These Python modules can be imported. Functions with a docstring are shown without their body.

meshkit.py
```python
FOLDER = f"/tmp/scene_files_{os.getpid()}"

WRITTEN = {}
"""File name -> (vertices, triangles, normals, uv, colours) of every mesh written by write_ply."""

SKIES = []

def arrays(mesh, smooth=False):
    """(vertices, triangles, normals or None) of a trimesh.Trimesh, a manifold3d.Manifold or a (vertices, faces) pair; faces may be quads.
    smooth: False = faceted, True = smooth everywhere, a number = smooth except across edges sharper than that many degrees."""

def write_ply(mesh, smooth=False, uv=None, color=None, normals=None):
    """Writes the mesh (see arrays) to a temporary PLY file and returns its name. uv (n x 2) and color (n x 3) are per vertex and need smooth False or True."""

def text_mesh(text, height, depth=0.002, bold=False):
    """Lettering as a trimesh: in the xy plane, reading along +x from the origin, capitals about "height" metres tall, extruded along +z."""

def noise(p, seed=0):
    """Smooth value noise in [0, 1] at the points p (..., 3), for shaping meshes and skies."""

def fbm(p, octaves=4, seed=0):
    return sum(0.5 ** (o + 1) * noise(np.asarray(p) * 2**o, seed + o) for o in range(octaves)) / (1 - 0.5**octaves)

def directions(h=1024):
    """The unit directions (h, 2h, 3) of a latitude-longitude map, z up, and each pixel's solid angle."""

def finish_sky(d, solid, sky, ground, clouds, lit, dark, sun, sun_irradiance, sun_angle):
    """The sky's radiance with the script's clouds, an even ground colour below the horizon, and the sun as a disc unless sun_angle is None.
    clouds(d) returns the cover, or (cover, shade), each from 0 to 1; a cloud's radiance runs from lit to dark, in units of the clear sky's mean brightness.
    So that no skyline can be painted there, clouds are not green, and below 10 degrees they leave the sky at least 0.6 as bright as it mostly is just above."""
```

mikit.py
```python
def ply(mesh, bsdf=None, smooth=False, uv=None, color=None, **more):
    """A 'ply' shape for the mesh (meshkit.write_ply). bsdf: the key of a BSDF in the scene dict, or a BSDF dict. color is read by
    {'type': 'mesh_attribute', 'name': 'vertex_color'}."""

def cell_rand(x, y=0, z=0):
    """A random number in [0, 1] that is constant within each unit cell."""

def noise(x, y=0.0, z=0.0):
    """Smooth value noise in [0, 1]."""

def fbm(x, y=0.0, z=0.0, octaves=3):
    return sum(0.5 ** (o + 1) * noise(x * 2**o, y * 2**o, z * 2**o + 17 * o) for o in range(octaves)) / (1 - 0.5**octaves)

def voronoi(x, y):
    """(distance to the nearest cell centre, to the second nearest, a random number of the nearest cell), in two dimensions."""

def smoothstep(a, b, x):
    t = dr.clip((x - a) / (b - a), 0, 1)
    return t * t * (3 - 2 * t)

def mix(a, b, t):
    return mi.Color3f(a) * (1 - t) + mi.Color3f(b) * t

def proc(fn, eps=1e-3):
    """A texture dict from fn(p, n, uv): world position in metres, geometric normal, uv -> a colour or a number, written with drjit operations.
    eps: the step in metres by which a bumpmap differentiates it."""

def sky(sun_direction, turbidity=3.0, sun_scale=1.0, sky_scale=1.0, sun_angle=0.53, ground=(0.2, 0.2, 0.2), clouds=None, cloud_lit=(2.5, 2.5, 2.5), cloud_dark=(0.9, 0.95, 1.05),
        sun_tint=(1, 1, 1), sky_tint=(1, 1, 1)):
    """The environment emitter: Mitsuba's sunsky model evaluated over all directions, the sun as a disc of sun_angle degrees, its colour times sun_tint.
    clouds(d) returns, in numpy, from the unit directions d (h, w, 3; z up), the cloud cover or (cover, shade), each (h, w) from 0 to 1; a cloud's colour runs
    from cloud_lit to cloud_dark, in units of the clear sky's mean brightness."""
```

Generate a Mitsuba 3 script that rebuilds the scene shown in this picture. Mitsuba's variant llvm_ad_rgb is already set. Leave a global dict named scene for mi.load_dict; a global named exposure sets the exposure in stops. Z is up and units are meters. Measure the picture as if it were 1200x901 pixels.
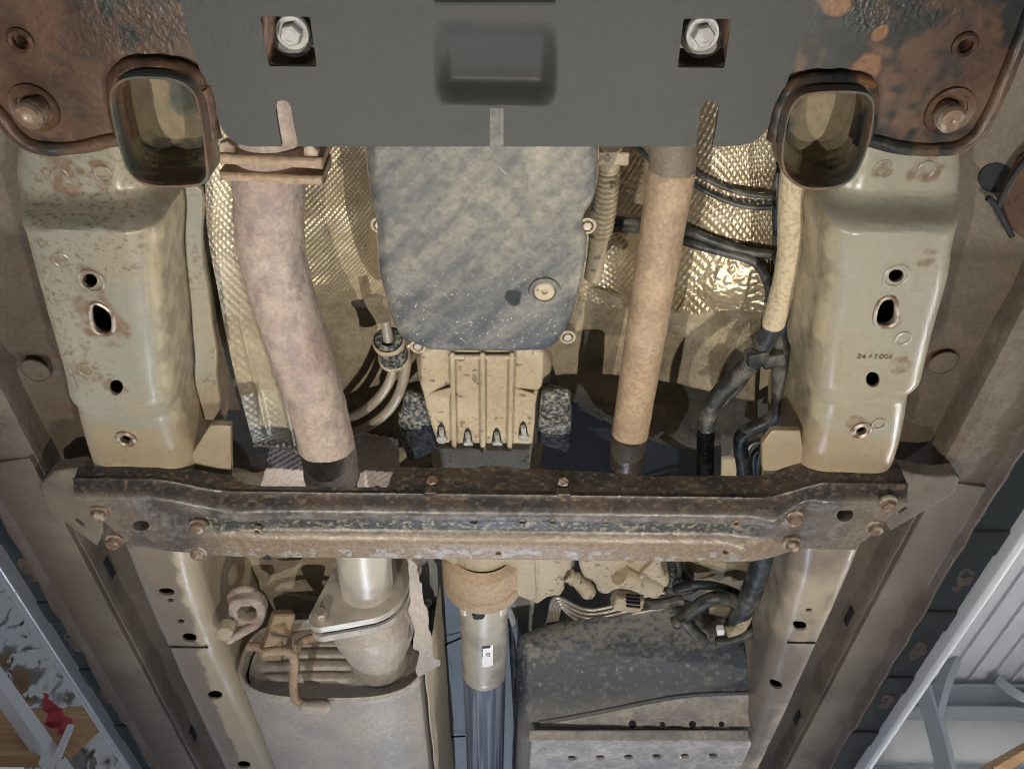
import math, mapbox_earcut, numpy as np, trimesh, mitsuba as mi, drjit as dr, manifold3d as m3
from scipy.interpolate import RectBivariateSpline, PchipInterpolator
import mikit, meshkit
from mikit import noise, fbm, smoothstep, mix, voronoi
T = mi.ScalarTransform4f
scene, labels = {}, {}

# ------------------------------------------------------------------ camera: stands at the origin, z up, +y towards the rear of the vehicle, floor at -1.5
F, CX, CY = 930.0, 600.0, 450.5
_d = np.array([575 - CX, 1550 - CY, F]); _d /= np.linalg.norm(_d)
_x = np.array([1.0, 0, 0]) - _d[0] * _d; _x /= np.linalg.norm(_x)
RW = np.stack([_x, _d, np.cross(_x, _d)])
fwd, up = RW @ [0, 0, 1.0], RW @ [0, -1.0, 0]
scene['camera'] = {'type': 'perspective', 'fov': 2 * math.degrees(math.atan(600 / F)), 'fov_axis': 'x', 'near_clip': 0.02, 'far_clip': 100.0,
                   'to_world': T().look_at(origin=[0, 0, 0], target=fwd.tolist(), up=up.tolist())}
exposure = 0.0
scene['ambient'] = {'type': 'constant', 'radiance': {'type': 'rgb', 'value': [0.25, 0.265, 0.29]}}
LAMPS = [(-0.40, 0.42, 'left'), (0.40, 0.42, 'right')]
LAMP_RGB = [4.35, 4.06, 3.55]

ADDED_STRIP = 150
ADDED_REAR_RGB = [2.0, 2.4, 3.1]

def P(px, py, z):
    w = RW @ [(px - CX) / F, (py - CY) / F, 1.0]
    return w * (z / w[2])
def Py(px, py, y):
    w = RW @ [(px - CX) / F, (py - CY) / F, 1.0]
    return w * (y / w[1])
def S(px_len, px, py, z):                       # a length in photo pixels at that place, in metres
    return px_len / F * float(P(px, py, z) @ fwd)

# ------------------------------------------------------------------ materials
def L(h):
    c = np.array([int(h[i:i + 2], 16) for i in (1, 3, 5)]) / 255
    return [float(x) for x in np.where(c < .04045, c / 12.92, ((c + .055) / 1.055) ** 2.4)]
def mat(key, col, rough=.6, metal=0.0, bump=None, bs=1.0, coat=0.0, spec=.5, eps=4e-4):
    b = {'type': 'principled', 'base_color': mikit.proc(col) if callable(col) else {'type': 'rgb', 'value': col},
         'roughness': rough, 'metallic': metal, 'specular': spec}
    if coat: b['clearcoat'] = coat; b['clearcoat_gloss'] = .85
    if bump: b = {'type': 'bumpmap', 'arbitrary': mikit.proc(bump, eps), 'scale': bs, 'bsdf': b}
    scene[key] = {'type': 'twosided', 'bsdf': b}
def spots(p, lst):                              # 0..1 round marks at world places (x, y, radius), edges broken up by noise
    e = noise(p.x * 120, p.y * 120, p.z * 120) * .6 + .7
    out = mi.Float(0)
    for x, y, r in lst:
        q = dr.sqrt(dr.square(p.x - x) + dr.square(p.y - y)) / (r * e)
        out = dr.maximum(out, 1 - smoothstep(.75, 1.1, q))
    return out
n3 = lambda p, f, o=3: fbm(p.x * f, p.y * f, p.z * f, o)
n1 = lambda p, f: noise(p.x * f, p.y * f, p.z * f)
grit = lambda c, p, a=.35, f=330: c * (1 - a * .5 + a * fbm(p.x * f, p.y * f, p.z * f, 2))

mat('m_skid', lambda p, n, uv: mix([.046, .049, .049], [.058, .059, .057], n3(p, 7)) * (.93 + .14 * n1(p, 900)), .5, bump=lambda p, n, uv: n1(p, 1100) * .00025, spec=.25)
_rs = [tuple(P(1019, 84, .6)[:2]) + (.011,), tuple(P(1035, 43, .6)[:2]) + (.006,), tuple(P(985, 5, .6)[:2]) + (.012,)]
def c_rust(p, n, uv):
    a = n3(p, 9, 5) * .75 + n1(p, 150) * .13 + n1(p, 60) * .12
    c = mix([.092, .048, .028], [.048, .025, .017], smoothstep(.3, .7, n3(p, 36, 4)))
    c = mix(c, [.135, .088, .054], smoothstep(.45, .8, n3(p, 20, 4)) * .55)
    side = smoothstep(.1, .25, p.x) * .17 - smoothstep(.40, .46, p.x) * .14 - .05
    c = mix(c, [.013, .015, .015], smoothstep(.51 - side, .62 - side, a))
    c = mix(c, [.06, .06, .064], smoothstep(.5, .75, n3(p, 45)) * smoothstep(.5, .65, a) * .5)
    return grit(mix(c, [.17, .085, .04], spots(p, _rs)), p, .7)
mat('m_rust', c_rust, .42, bump=lambda p, n, uv: n3(p, 420) * .0004 * smoothstep(.45, .6, n3(p, 15)), coat=.12, spec=.3)
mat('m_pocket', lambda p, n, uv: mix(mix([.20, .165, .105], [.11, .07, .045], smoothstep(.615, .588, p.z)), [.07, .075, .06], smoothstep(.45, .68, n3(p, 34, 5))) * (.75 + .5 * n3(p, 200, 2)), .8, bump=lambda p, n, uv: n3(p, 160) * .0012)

_fh = [(105, 329, .62, .016), (124, 385, .62, .024), (100, 435, .62, .018), (136, 455, .62, .013), (70, 305, .62, .010), (72, 205, .66, .020), (121, 204, .66, .013), (113, 363, .62, .021),
       (1086, 302, .62, .010), (1055, 428, .62, .012), (1085, 198, .66, .016), (1035, 198, .66, .010), (1046, 378, .62, .009), (1003, 497, .635, .012)]
_fh = [tuple(P(a, b, z)[:2]) + (r,) for a, b, z, r in _fh]
def c_frame(p, n, uv):
    c = mix([.265, .248, .198], [.22, .218, .182], smoothstep(.3, .7, n3(p, 8)))
    c = mix(c, [.27, .225, .16], smoothstep(.4, .7, n3(p, 13, 4)) * .7)
    near = spots(p, _fh)
    leftish = smoothstep(.1, -.3, p.x)
    speck = smoothstep(.50, .74, fbm(p.x * 270, p.y * 270, p.z * 270, 3)) * smoothstep(.42, .64, n3(p, 16)) * (.15 + .75 * leftish)
    c = mix(c, [.14, .085, .05], dr.maximum(near * smoothstep(.3, .7, n3(p, 120, 4)) * .85, speck * .8) * smoothstep(.7, .6, dr.abs(n.x)))
    s = mix(mix([.36, .30, .19], [.22, .18, .12], smoothstep(.35, .65, n3(p, 60))), [.17, .16, .135], smoothstep(.75, .85, p.y) * .9)                    # inner sides, dusty
    c = mix(c, s, smoothstep(.5, .8, dr.abs(n.x)) * .75)
    # lit and shaded areas behind the crossmember painted in, with a ragged edge
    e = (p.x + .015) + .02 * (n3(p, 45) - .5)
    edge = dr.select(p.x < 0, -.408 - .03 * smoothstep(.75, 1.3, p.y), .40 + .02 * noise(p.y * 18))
    lit_part = dr.select(p.x < 0, smoothstep(edge - .004, edge + .004, e), smoothstep(.36, .6, n3(p, 12, 4)))
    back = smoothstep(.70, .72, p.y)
    shade_col = mix([.21, .17, .14], [.165, .14, .12], n3(p, 40))
    c = mix(c, mix(shade_col, [.37, .31, .225], lit_part), back)
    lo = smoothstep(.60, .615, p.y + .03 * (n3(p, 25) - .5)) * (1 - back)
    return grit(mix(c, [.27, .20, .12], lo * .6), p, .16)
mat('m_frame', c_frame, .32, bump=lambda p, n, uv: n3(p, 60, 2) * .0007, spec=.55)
def c_cross(p, n, uv):
    a = n3(p, 40, 4)
    c = mix([.055, .040, .033], [.024, .022, .023], smoothstep(.35, .65, a))
    c = mix(c, [.15, .11, .072], smoothstep(.50, .76, n3(p, 190, 4)) * .75)
    down = dr.maximum(smoothstep(.6085, .6015, p.z), smoothstep(.713, .717, p.y) * smoothstep(.616, .613, p.z))                                                        # underside: dusty, lit tone painted into its colour, with a blackened groove
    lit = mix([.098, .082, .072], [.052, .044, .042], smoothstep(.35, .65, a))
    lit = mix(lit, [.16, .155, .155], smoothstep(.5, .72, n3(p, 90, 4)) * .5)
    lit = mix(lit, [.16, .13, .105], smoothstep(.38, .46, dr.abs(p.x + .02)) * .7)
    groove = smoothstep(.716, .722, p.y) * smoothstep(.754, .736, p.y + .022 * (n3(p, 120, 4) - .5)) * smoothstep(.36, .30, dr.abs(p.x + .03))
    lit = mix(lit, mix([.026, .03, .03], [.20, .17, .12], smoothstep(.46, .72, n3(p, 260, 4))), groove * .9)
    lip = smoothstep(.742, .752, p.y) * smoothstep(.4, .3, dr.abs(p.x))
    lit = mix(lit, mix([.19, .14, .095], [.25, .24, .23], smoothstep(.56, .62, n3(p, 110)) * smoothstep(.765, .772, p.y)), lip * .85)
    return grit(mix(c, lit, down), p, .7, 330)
mat('m_cross', c_cross, .42, bump=lambda p, n, uv: n3(p, 190) * .0006, coat=.12)
def c_body(p, n, uv):
    c = mix([.085, .067, .051], [.12, .096, .074], smoothstep(.35, .65, n3(p, 9)))
    c = mix(c, [.12, .075, .05], smoothstep(.55, .7, n3(p, 40)) * .6)
    c = mix(c, [.16, .135, .10], smoothstep(.43, .40, p.y + .02 * (n3(p, 20) - .5)) * .8)
    return grit(c, p, .5)
mat('m_body', c_body, .62, bump=lambda p, n, uv: n3(p, 150) * .0012)
def c_sill(p, n, uv):
    c = mix([.195, .162, .126], [.135, .113, .092], smoothstep(.35, .65, n3(p, 8)))
    c = mix(c, [.09, .07, .055], smoothstep(.5, .75, n3(p, 18, 5)) * .6)
    edge = smoothstep(.575, .64, dr.abs(p.x + .012) + .035 * (n3(p, 16) - .5))
    c = mix(c, mix([.06, .045, .035], [.10, .066, .05], n3(p, 60)), edge * .85)
    return grit(c, p, .45)
mat('m_sill', c_sill, .6, bump=lambda p, n, uv: n3(p, 110) * .0012)
mat('m_skirt', lambda p, n, uv: mix([.010, .017, .020], [.022, .028, .028], n3(p, 14)), .5)
_oil = [tuple(P(600, 347, .66)[:2]) + (.0085,), tuple(P(603, 353, .66)[:2]) + (.006,)]
def c_pan(p, n, uv):
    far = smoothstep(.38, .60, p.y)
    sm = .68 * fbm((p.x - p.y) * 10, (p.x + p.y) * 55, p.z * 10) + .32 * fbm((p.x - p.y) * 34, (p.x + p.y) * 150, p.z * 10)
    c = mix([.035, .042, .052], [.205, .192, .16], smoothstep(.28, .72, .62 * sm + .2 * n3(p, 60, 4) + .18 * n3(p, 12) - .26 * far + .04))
    c = mix(c, [.055, .06, .068], smoothstep(.4, .7, n3(p, 130, 4)) * .5)
    c = mix(c, [.30, .26, .19], smoothstep(.58, .78, n3(p, 17, 5)) * .5)
    chip = smoothstep(.79, .84, fbm((p.x + p.y * .6) * 480, (p.y - p.x * .6) * 260, 3.0, 2)) * smoothstep(.36, .5, p.y)
    c = mix(c, [.5, .49, .46], chip * .55)
    scr = smoothstep(.91, .97, noise((p.x + p.y) * 26, (p.x - p.y) * 320, 5.0))
    c = mix(c, [.40, .38, .34], scr * .2)
    return mix(grit(c, p, .55), [.006, .007, .009], spots(p, _oil))
mat('m_pan', c_pan, .48, bump=lambda p, n, uv: n3(p, 200) * .0006)
mat('m_foil', lambda p, n, uv: mix([.62, .53, .37], [.40, .32, .21], smoothstep(.35, .7, n3(p, 18))), .36, metal=.65)
mat('m_foil_dusty', lambda p, n, uv: mix([.56, .49, .36], [.42, .36, .26], smoothstep(.3, .7, n3(p, 26, 4))), .42, metal=.45)
mat('m_foil_pink', lambda p, n, uv: mix([.62, .54, .50], [.50, .43, .40], n3(p, 20)), .5, metal=.15)
mat('m_foil_rear', lambda p, n, uv: mix([.52, .44, .31], [.40, .33, .25], n3(p, 14)), .5, metal=.2)
mat('m_felt', lambda p, n, uv: mix([.20, .165, .115], [.33, .275, .19], smoothstep(.3, .7, n3(p, 22))) * (.7 + .6 * n3(p, 260, 2)), .95, bump=lambda p, n, uv: n3(p, 240) * .003, spec=.1)
mat('m_pipe', lambda p, n, uv: grit(mix(mix([.285, .205, .175], [.37, .31, .265], smoothstep(.3, .7, n3(p, 24, 5))), [.20, .165, .165], smoothstep(.4, .75, n3(p, 70, 4)) * .6), p, .5), .6, bump=lambda p, n, uv: n3(p, 110, 4) * .0022)
mat('m_shaft', lambda p, n, uv: mix([.34, .25, .165], [.27, .19, .13], smoothstep(.3, .75, n3(p, 30, 5))) * (.7 + .6 * n3(p, 300, 2)), .6, bump=lambda p, n, uv: n3(p, 180) * .0008)
mat('m_cast', lambda p, n, uv: mix([.355, .30, .215], [.30, .245, .17], smoothstep(.35, .65, n3(p, 20))) * (.86 + .28 * n3(p, 330, 2)) * (1 - .5 * smoothstep(.66, .73, n3(p, 120))), .6, bump=lambda p, n, uv: n3(p, 220) * .0006)
mat('m_black', lambda p, n, uv: mix([.018, .022, .026], [.12, .112, .095], smoothstep(.35, .75, n3(p, 60, 4))), .45, bump=lambda p, n, uv: n3(p, 160) * .0008)
mat('m_lump', lambda p, n, uv: mix([.02, .026, .032], [.22, .21, .18], smoothstep(.35, .75, n3(p, 280, 4))), .6, bump=lambda p, n, uv: n3(p, 140) * .003)
mat('m_wrap', lambda p, n, uv: mix([.46, .38, .25], [.34, .275, .185], smoothstep(.4, .75, n3(p, 300, 2))), .75, bump=lambda p, n, uv: n3(p, 260) * .002)
mat('m_muffler', lambda p, n, uv: mix(mix([.42, .365, .31], [.33, .30, .28], smoothstep(.3, .7, n3(p, 14, 4))), [.45, .42, .38], smoothstep(.58, .75, n3(p, 110, 4)) * .55) * (.8 + .4 * n3(p, 300, 2)), .5, metal=.15, bump=lambda p, n, uv: n3(p, 120) * .0008)
mat('m_tank', lambda p, n, uv: mix(mix([.034, .046, .072], [.19, .182, .168], smoothstep(.40, .78, n3(p, 150, 4) * .8 + .2 * n3(p, 10) + .30 * smoothstep(.71, .78, p.z) - .10)), [.36, .33, .29], dr.maximum(smoothstep(.88, .93, n1(p, 85)) * .55, smoothstep(.70, .655, p.z) * .45)), .45, bump=lambda p, n, uv: n3(p, 110) * .0008)
mat('m_guard', lambda p, n, uv: mix([.47, .43, .39], [.31, .295, .29], smoothstep(.3, .7, n3(p, 28, 4))) * (.8 + .4 * n1(p, 200)), .5)
mat('m_zinc', lambda p, n, uv: mix([.34, .34, .33], [.24, .235, .225], smoothstep(.35, .7, n3(p, 200, 2))), .5, metal=.1)
mat('m_steel', lambda p, n, uv: mix([.52, .46, .38], [.36, .31, .25], n3(p, 40)), .4, metal=.6)
mat('m_dark', [.012, .014, .017], .7)
mat('m_boltrust', lambda p, n, uv: mix([.17, .11, .075], [.36, .31, .25], smoothstep(.4, .65, n3(p, 120))), .4, metal=.3)
mat('m_tan', [.40, .33, .22], .65)
mat('m_panel', lambda p, n, uv: mix([.40, .42, .43], [.48, .48, .46], n3(p, 9)), .5)
mat('m_propdark', lambda p, n, uv: mix([.10, .12, .17], [.24, .26, .31], smoothstep(.4, .7, noise(p.x * 330, p.y * 5, p.z * 60))), .4)
mat('m_propsteel', lambda p, n, uv: mix([.50, .46, .39], [.36, .33, .29], smoothstep(.4, .7, n3(p, 26))), .4, metal=.3)
mat('m_white', [.88, .88, .88], .35, coat=.5)
mat('m_silver', [.55, .56, .58], .3, metal=.5)
mat('m_wall', [.80, .79, .77], .6)
mat('m_ceiling', [.60, .61, .63], .5)
mat('m_beam', [.30, .33, .36], .5)
mat('m_foilduct', [.50, .51, .52], .25, metal=.95)
mat('m_wood', lambda p, n, uv: mix([.42, .25, .12], [.30, .16, .07], noise(p.x * 8, p.y * 8, p.z * 90)), .6)
mat('m_red', [.30, .02, .035], .7)
mat('m_floor', lambda p, n, uv: mix([.20, .195, .185], [.27, .26, .24], n3(p, 3)), .7)
mat('m_print', [.03, .03, .03], .6)

# ------------------------------------------------------------------ mesh helpers
def add(key, mesh, bsdf, smooth=35, label=None, cat=None, group=None, kind=None, to_world=None, **kw):
    k, i = key, 0
    while k in scene: i += 1; k = f'{key}_{i:03d}'
    scene[k] = mikit.ply(mesh, bsdf, smooth=smooth, **kw)
    if to_world is not None: scene[k]['to_world'] = to_world
    info(k, label, cat, group, kind)
    return k
def info(k, label=None, cat=None, group=None, kind=None):
    d = {a: b for a, b in dict(label=label, category=cat, group=group, kind=kind).items() if b}
    if d: labels.setdefault(k, {}).update(d)
def TM(v, f): return trimesh.Trimesh(np.asarray(v, float), np.asarray(f, int), process=False)
def cat(*ms): return trimesh.util.concatenate([m for m in ms])
def MF(m):
    return m3.Manifold(m3.Mesh(np.asarray(m.vertices, np.float32), np.asarray(m.faces, np.uint32)))
def UM(mf):
    q = mf.to_mesh(); return TM(q.vert_properties[:, :3], q.tri_verts)
def chaikin(p, n):
    p = np.asarray(p, float)
    for _ in range(n):
        q = np.roll(p, -1, 0); p = np.stack([.75 * p + .25 * q, .25 * p + .75 * q], 1).reshape(-1, p.shape[1])
    return p
def ccw(p):
    a = np.sum(p[:, 0] * np.roll(p[:, 1], -1) - np.roll(p[:, 0], -1) * p[:, 1])
    return p if a > 0 else p[::-1]
def inset(p, d):                                # p ccw; d > 0 shrinks
    e1 = p - np.roll(p, 1, 0); e2 = np.roll(p, -1, 0) - p
    n_ = lambda e: np.stack([-e[:, 1], e[:, 0]], 1) / (np.linalg.norm(e, axis=1, keepdims=True) + 1e-12)
    a, b = n_(e1), n_(e2); m = a + b
    m /= np.maximum(np.sum(m * a, 1, keepdims=True), .35)
    return p + m * d
def slab(outer, z0, h, r=.003, holes=(), k=3):  # outline in the xy plane, its rounded lower face at z0 (towards the camera), thickness h upwards
    loops = [ccw(np.asarray(outer, float))] + [ccw(np.asarray(q, float)) for q in holes]
    prof = [(r * (1 - math.sin(t)), r * (1 - math.cos(t))) for t in np.linspace(0, math.pi / 2, k + 1)] if r else [(0, 0)]
    prof.append((0, h))
    V, Fc, caps, at = [], [], [[], []], 0
    for li, lp in enumerate(loops):
        n = len(lp); s = 1 if li == 0 else -1
        rr = [inset(lp, s * d) for d, _ in prof]
        for (d, z), q in zip(prof, rr): V.append(np.c_[q, np.full(n, z0 + z)])
        i = np.arange(n); j = (i + 1) % n
        for a in range(len(prof) - 1):
            A, B = at + a * n, at + (a + 1) * n
            q = np.r_[np.c_[A + i, A + j, B + j], np.c_[A + i, B + j, B + i]]
            Fc.append(q if s == 1 else q[:, ::-1])
        caps[0].append((rr[0][::s], (at + i)[::s])); caps[1].append((rr[-1][::s], (at + (len(prof) - 1) * n + i)[::s]))
        at += n * len(prof)
    for w, cp in enumerate(caps):
        ids = np.concatenate([c[1] for c in cp]); t = mapbox_earcut.triangulate_float64(np.vstack([c[0] for c in cp]), np.cumsum([len(c[0]) for c in cp]).astype(np.uint32)).reshape(-1, 3)
        pp = np.vstack([c[0] for c in cp]); ar = np.cross(pp[t[:, 1]] - pp[t[:, 0]], pp[t[:, 2]] - pp[t[:, 0]]); t = np.where((ar < 0)[:, None], t[:, ::-1], t)
        f = ids[np.asarray(t)]; Fc.append(f[:, ::-1] if w == 0 else f)
    return TM(np.vstack(V), np.vstack(Fc))
def px2(pts, z): return np.array([P(a, b, z)[:2] for a, b in pts])
def ell(px, py, a, b, z, n=20, ang=0):          # an ellipse of photo half-axes a, b lying at height z
    t = np.arange(n) * 2 * np.pi / n; c, s = math.cos(ang), math.sin(ang)
    return px2([(px + a * math.cos(u) * c - b * math.sin(u) * s, py + a * math.cos(u) * s + b * math.sin(u) * c) for u in t], z)
def plate(pts, z, h, r=.003, holes=(), ch=1, k=3): return slab(chaikin(px2(pts, z), ch), z, h, r, holes, k)
def rough(m, edge, amp, freq, seed=0, d=(1, 1, 1)):
    try:
        q = UM(MF(m).refine_to_length(edge))
        if len(q.faces) == 0: raise ValueError
    except Exception:
        v, f = trimesh.remesh.subdivide_to_size(m.vertices, m.faces, edge); q = TM(v, f); q.merge_vertices()
    v = np.array(q.vertices); q2 = TM(v, q.faces)
    q2 = trimesh.Trimesh(v, q.faces, process=False); nn = q2.vertex_normals
    q2.vertices = v + nn * ((meshkit.fbm(v * freq, 3, seed) - .5) * 2 * amp)[:, None] * np.asarray(d)
    return q2
def grid(G, closed=False):                      # (a, b, 3) points -> a sheet; closed: b wraps
    a, b = G.shape[:2]; i, j = np.meshgrid(np.arange(a - 1), np.arange(b if closed else b - 1), indexing='ij'); j2 = (j + 1) % b
    q = np.stack([i * b + j, i * b + j2, (i + 1) * b + j2, (i + 1) * b + j], -1).reshape(-1, 4)
    return TM(G.reshape(-1, 3), np.r_[q[:, [0, 1, 2]], q[:, [0, 2, 3]]])
def spline_grid(C, nu, nv):
    C = np.asarray(C, float); a, b = C.shape[:2]
    u, v = np.linspace(0, 1, a), np.linspace(0, 1, b)
    return np.stack([RectBivariateSpline(u, v, C[..., k], kx=min(3, a - 1), ky=min(3, b - 1))(np.linspace(0, 1, nu), np.linspace(0, 1, nv)) for k in range(3)], -1)
def patch(ctrl, step, disp=None, thick=.0012):  # rows of (px, py, z): a curved sheet with real thickness; disp(s, t, u, v) in metres towards below
    C = np.array([[P(*q) for q in row] for row in ctrl])
    G = spline_grid(C, 30, 30)
    lu = np.linalg.norm(np.diff(G, axis=0), axis=-1).sum(0).mean(); lv = np.linalg.norm(np.diff(G, axis=1), axis=-1).sum(1).mean()
    nu, nv = max(3, int(lu / step)), max(3, int(lv / step))
    G = spline_grid(C, nu, nv)
    N = np.cross(np.gradient(G, axis=0), np.gradient(G, axis=1)); N /= np.linalg.norm(N, axis=-1, keepdims=True) + 1e-12
    N *= np.where(N[..., 2:] > 0, -1, 1)        # pointing down, to the viewer
    if disp is not None:
        u, v = np.meshgrid(np.linspace(0, 1, nu), np.linspace(0, 1, nv), indexing='ij')
        G = G + N * disp(u * lu, v * lv, u, v)[..., None]
    B = G - N * thick
    rim = np.r_[G[0, :-1], G[:-1, -1], G[-1, :0:-1], G[:0:-1, 0]]; rimb = np.r_[B[0, :-1], B[:-1, -1], B[-1, :0:-1], B[:0:-1, 0]]
    return cat(grid(G), grid(B), grid(np.stack([rim, rimb]), True))
def catmull(p, n):
    p = np.asarray(p, float); t = np.r_[0, np.cumsum(np.linalg.norm(np.diff(p, axis=0), axis=1) ** .5)]
    from scipy.interpolate import CubicSpline
    u = np.linspace(0, t[-1], n); return CubicSpline(t, p)(u) if len(p) > 2 else p[0] + (p[1] - p[0]) * (u / t[-1])[:, None]
def tube(path, r, n=20, sides=16, rfun=None, smooth=True, squash=None):
    p = catmull(path, n) if smooth else np.asarray(path, float)
    s = np.r_[0, np.cumsum(np.linalg.norm(np.diff(p, axis=0), axis=1))]
    t = np.gradient(p, axis=0); t /= np.linalg.norm(t, axis=1, keepdims=True)
    a = np.cross(t[0], [0, 0, 1.0] if abs(t[0][2]) < .9 else [1.0, 0, 0]); a /= np.linalg.norm(a); A = []
    for k in range(len(p)):
        a = a - t[k] * (a @ t[k]); a /= np.linalg.norm(a); A.append(a.copy())
    A = np.array(A); B = np.cross(t, A); R = (np.full(len(p), r) if rfun is None else rfun(s))[:, None, None]
    g = np.arange(sides) * 2 * np.pi / sides
    G = p[:, None] + R * (np.cos(g)[None, :, None] * A[:, None] + np.sin(g)[None, :, None] * B[:, None] * (squash or 1))
    m = grid(G, True); k = len(m.vertices); i = np.arange(sides); j = (i + 1) % sides; e = (len(p) - 1) * sides
    return TM(np.vstack([m.vertices, p[0], p[-1]]), np.vstack([m.faces, np.c_[j, i, i * 0 + k], np.c_[e + i, e + j, i * 0 + k + 1]]))
def ptube(pts, r, n=24, sides=14, **kw): return tube([P(*q) for q in pts], r, n, sides, **kw)
def lathe(prof, n=32):                          # (radius, height) about +z
    prof = np.asarray(prof, float); g = np.arange(n) * 2 * np.pi / n
    G = np.stack([prof[:, :1] * np.cos(g), prof[:, :1] * np.sin(g), np.broadcast_to(prof[:, 1:], (len(prof), n))], -1)
    return grid(G, True)
def frame_to(pos, axis, spin=0):                # places a +z mesh at pos with its +z along axis
    z = np.asarray(axis, float) / np.linalg.norm(axis); x = np.cross([0, 1.0, 0.2], z); x /= np.linalg.norm(x); y = np.cross(z, x)
    c, s = math.cos(spin), math.sin(spin); x, y = c * x + s * y, c * y - s * x
    M = np.eye(4); M[:3, 0], M[:3, 1], M[:3, 2], M[:3, 3] = x, y, z, pos; return M
def put(m, pos, axis=(0, 0, -1), spin=0): m = m.copy(); m.apply_transform(frame_to(pos, axis, spin)); return m
def hexhead(r, h):                              # chamfered hex bolt head
    g = np.arange(6) * np.pi / 3; G = []
    for rr, z in ((r, -.001), (r, h * .82), (r * .86, h), (0.0, h * .97)):
        G.append(np.c_[rr * np.cos(g), rr * np.sin(g), np.full(6, z)])
    return grid(np.stack(G), True)
def box(sx, sy, sz, r=.002):
    h = np.array([sx, sy, sz]) / 2 - r
    return UM(m3.Manifold.batch_hull([m3.Manifold.sphere(r, 8).translate((h * s).tolist()) for s in np.array(np.meshgrid([-1, 1], [-1, 1], [-1, 1])).reshape(3, -1).T]))
def hull(pts, r, seg=12):
    return m3.Manifold.batch_hull([m3.Manifold.sphere(r, seg).translate(np.asarray(p, float).tolist()) for p in pts])
def cyl(r0, r1, h): return m3.Manifold.cylinder(h, r0, r1, 28)
def prism(poly, z0, z1): return m3.Manifold.extrude(m3.CrossSection([ccw(np.asarray(poly, float))]), z1 - z0).translate([0, 0, z0])
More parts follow.
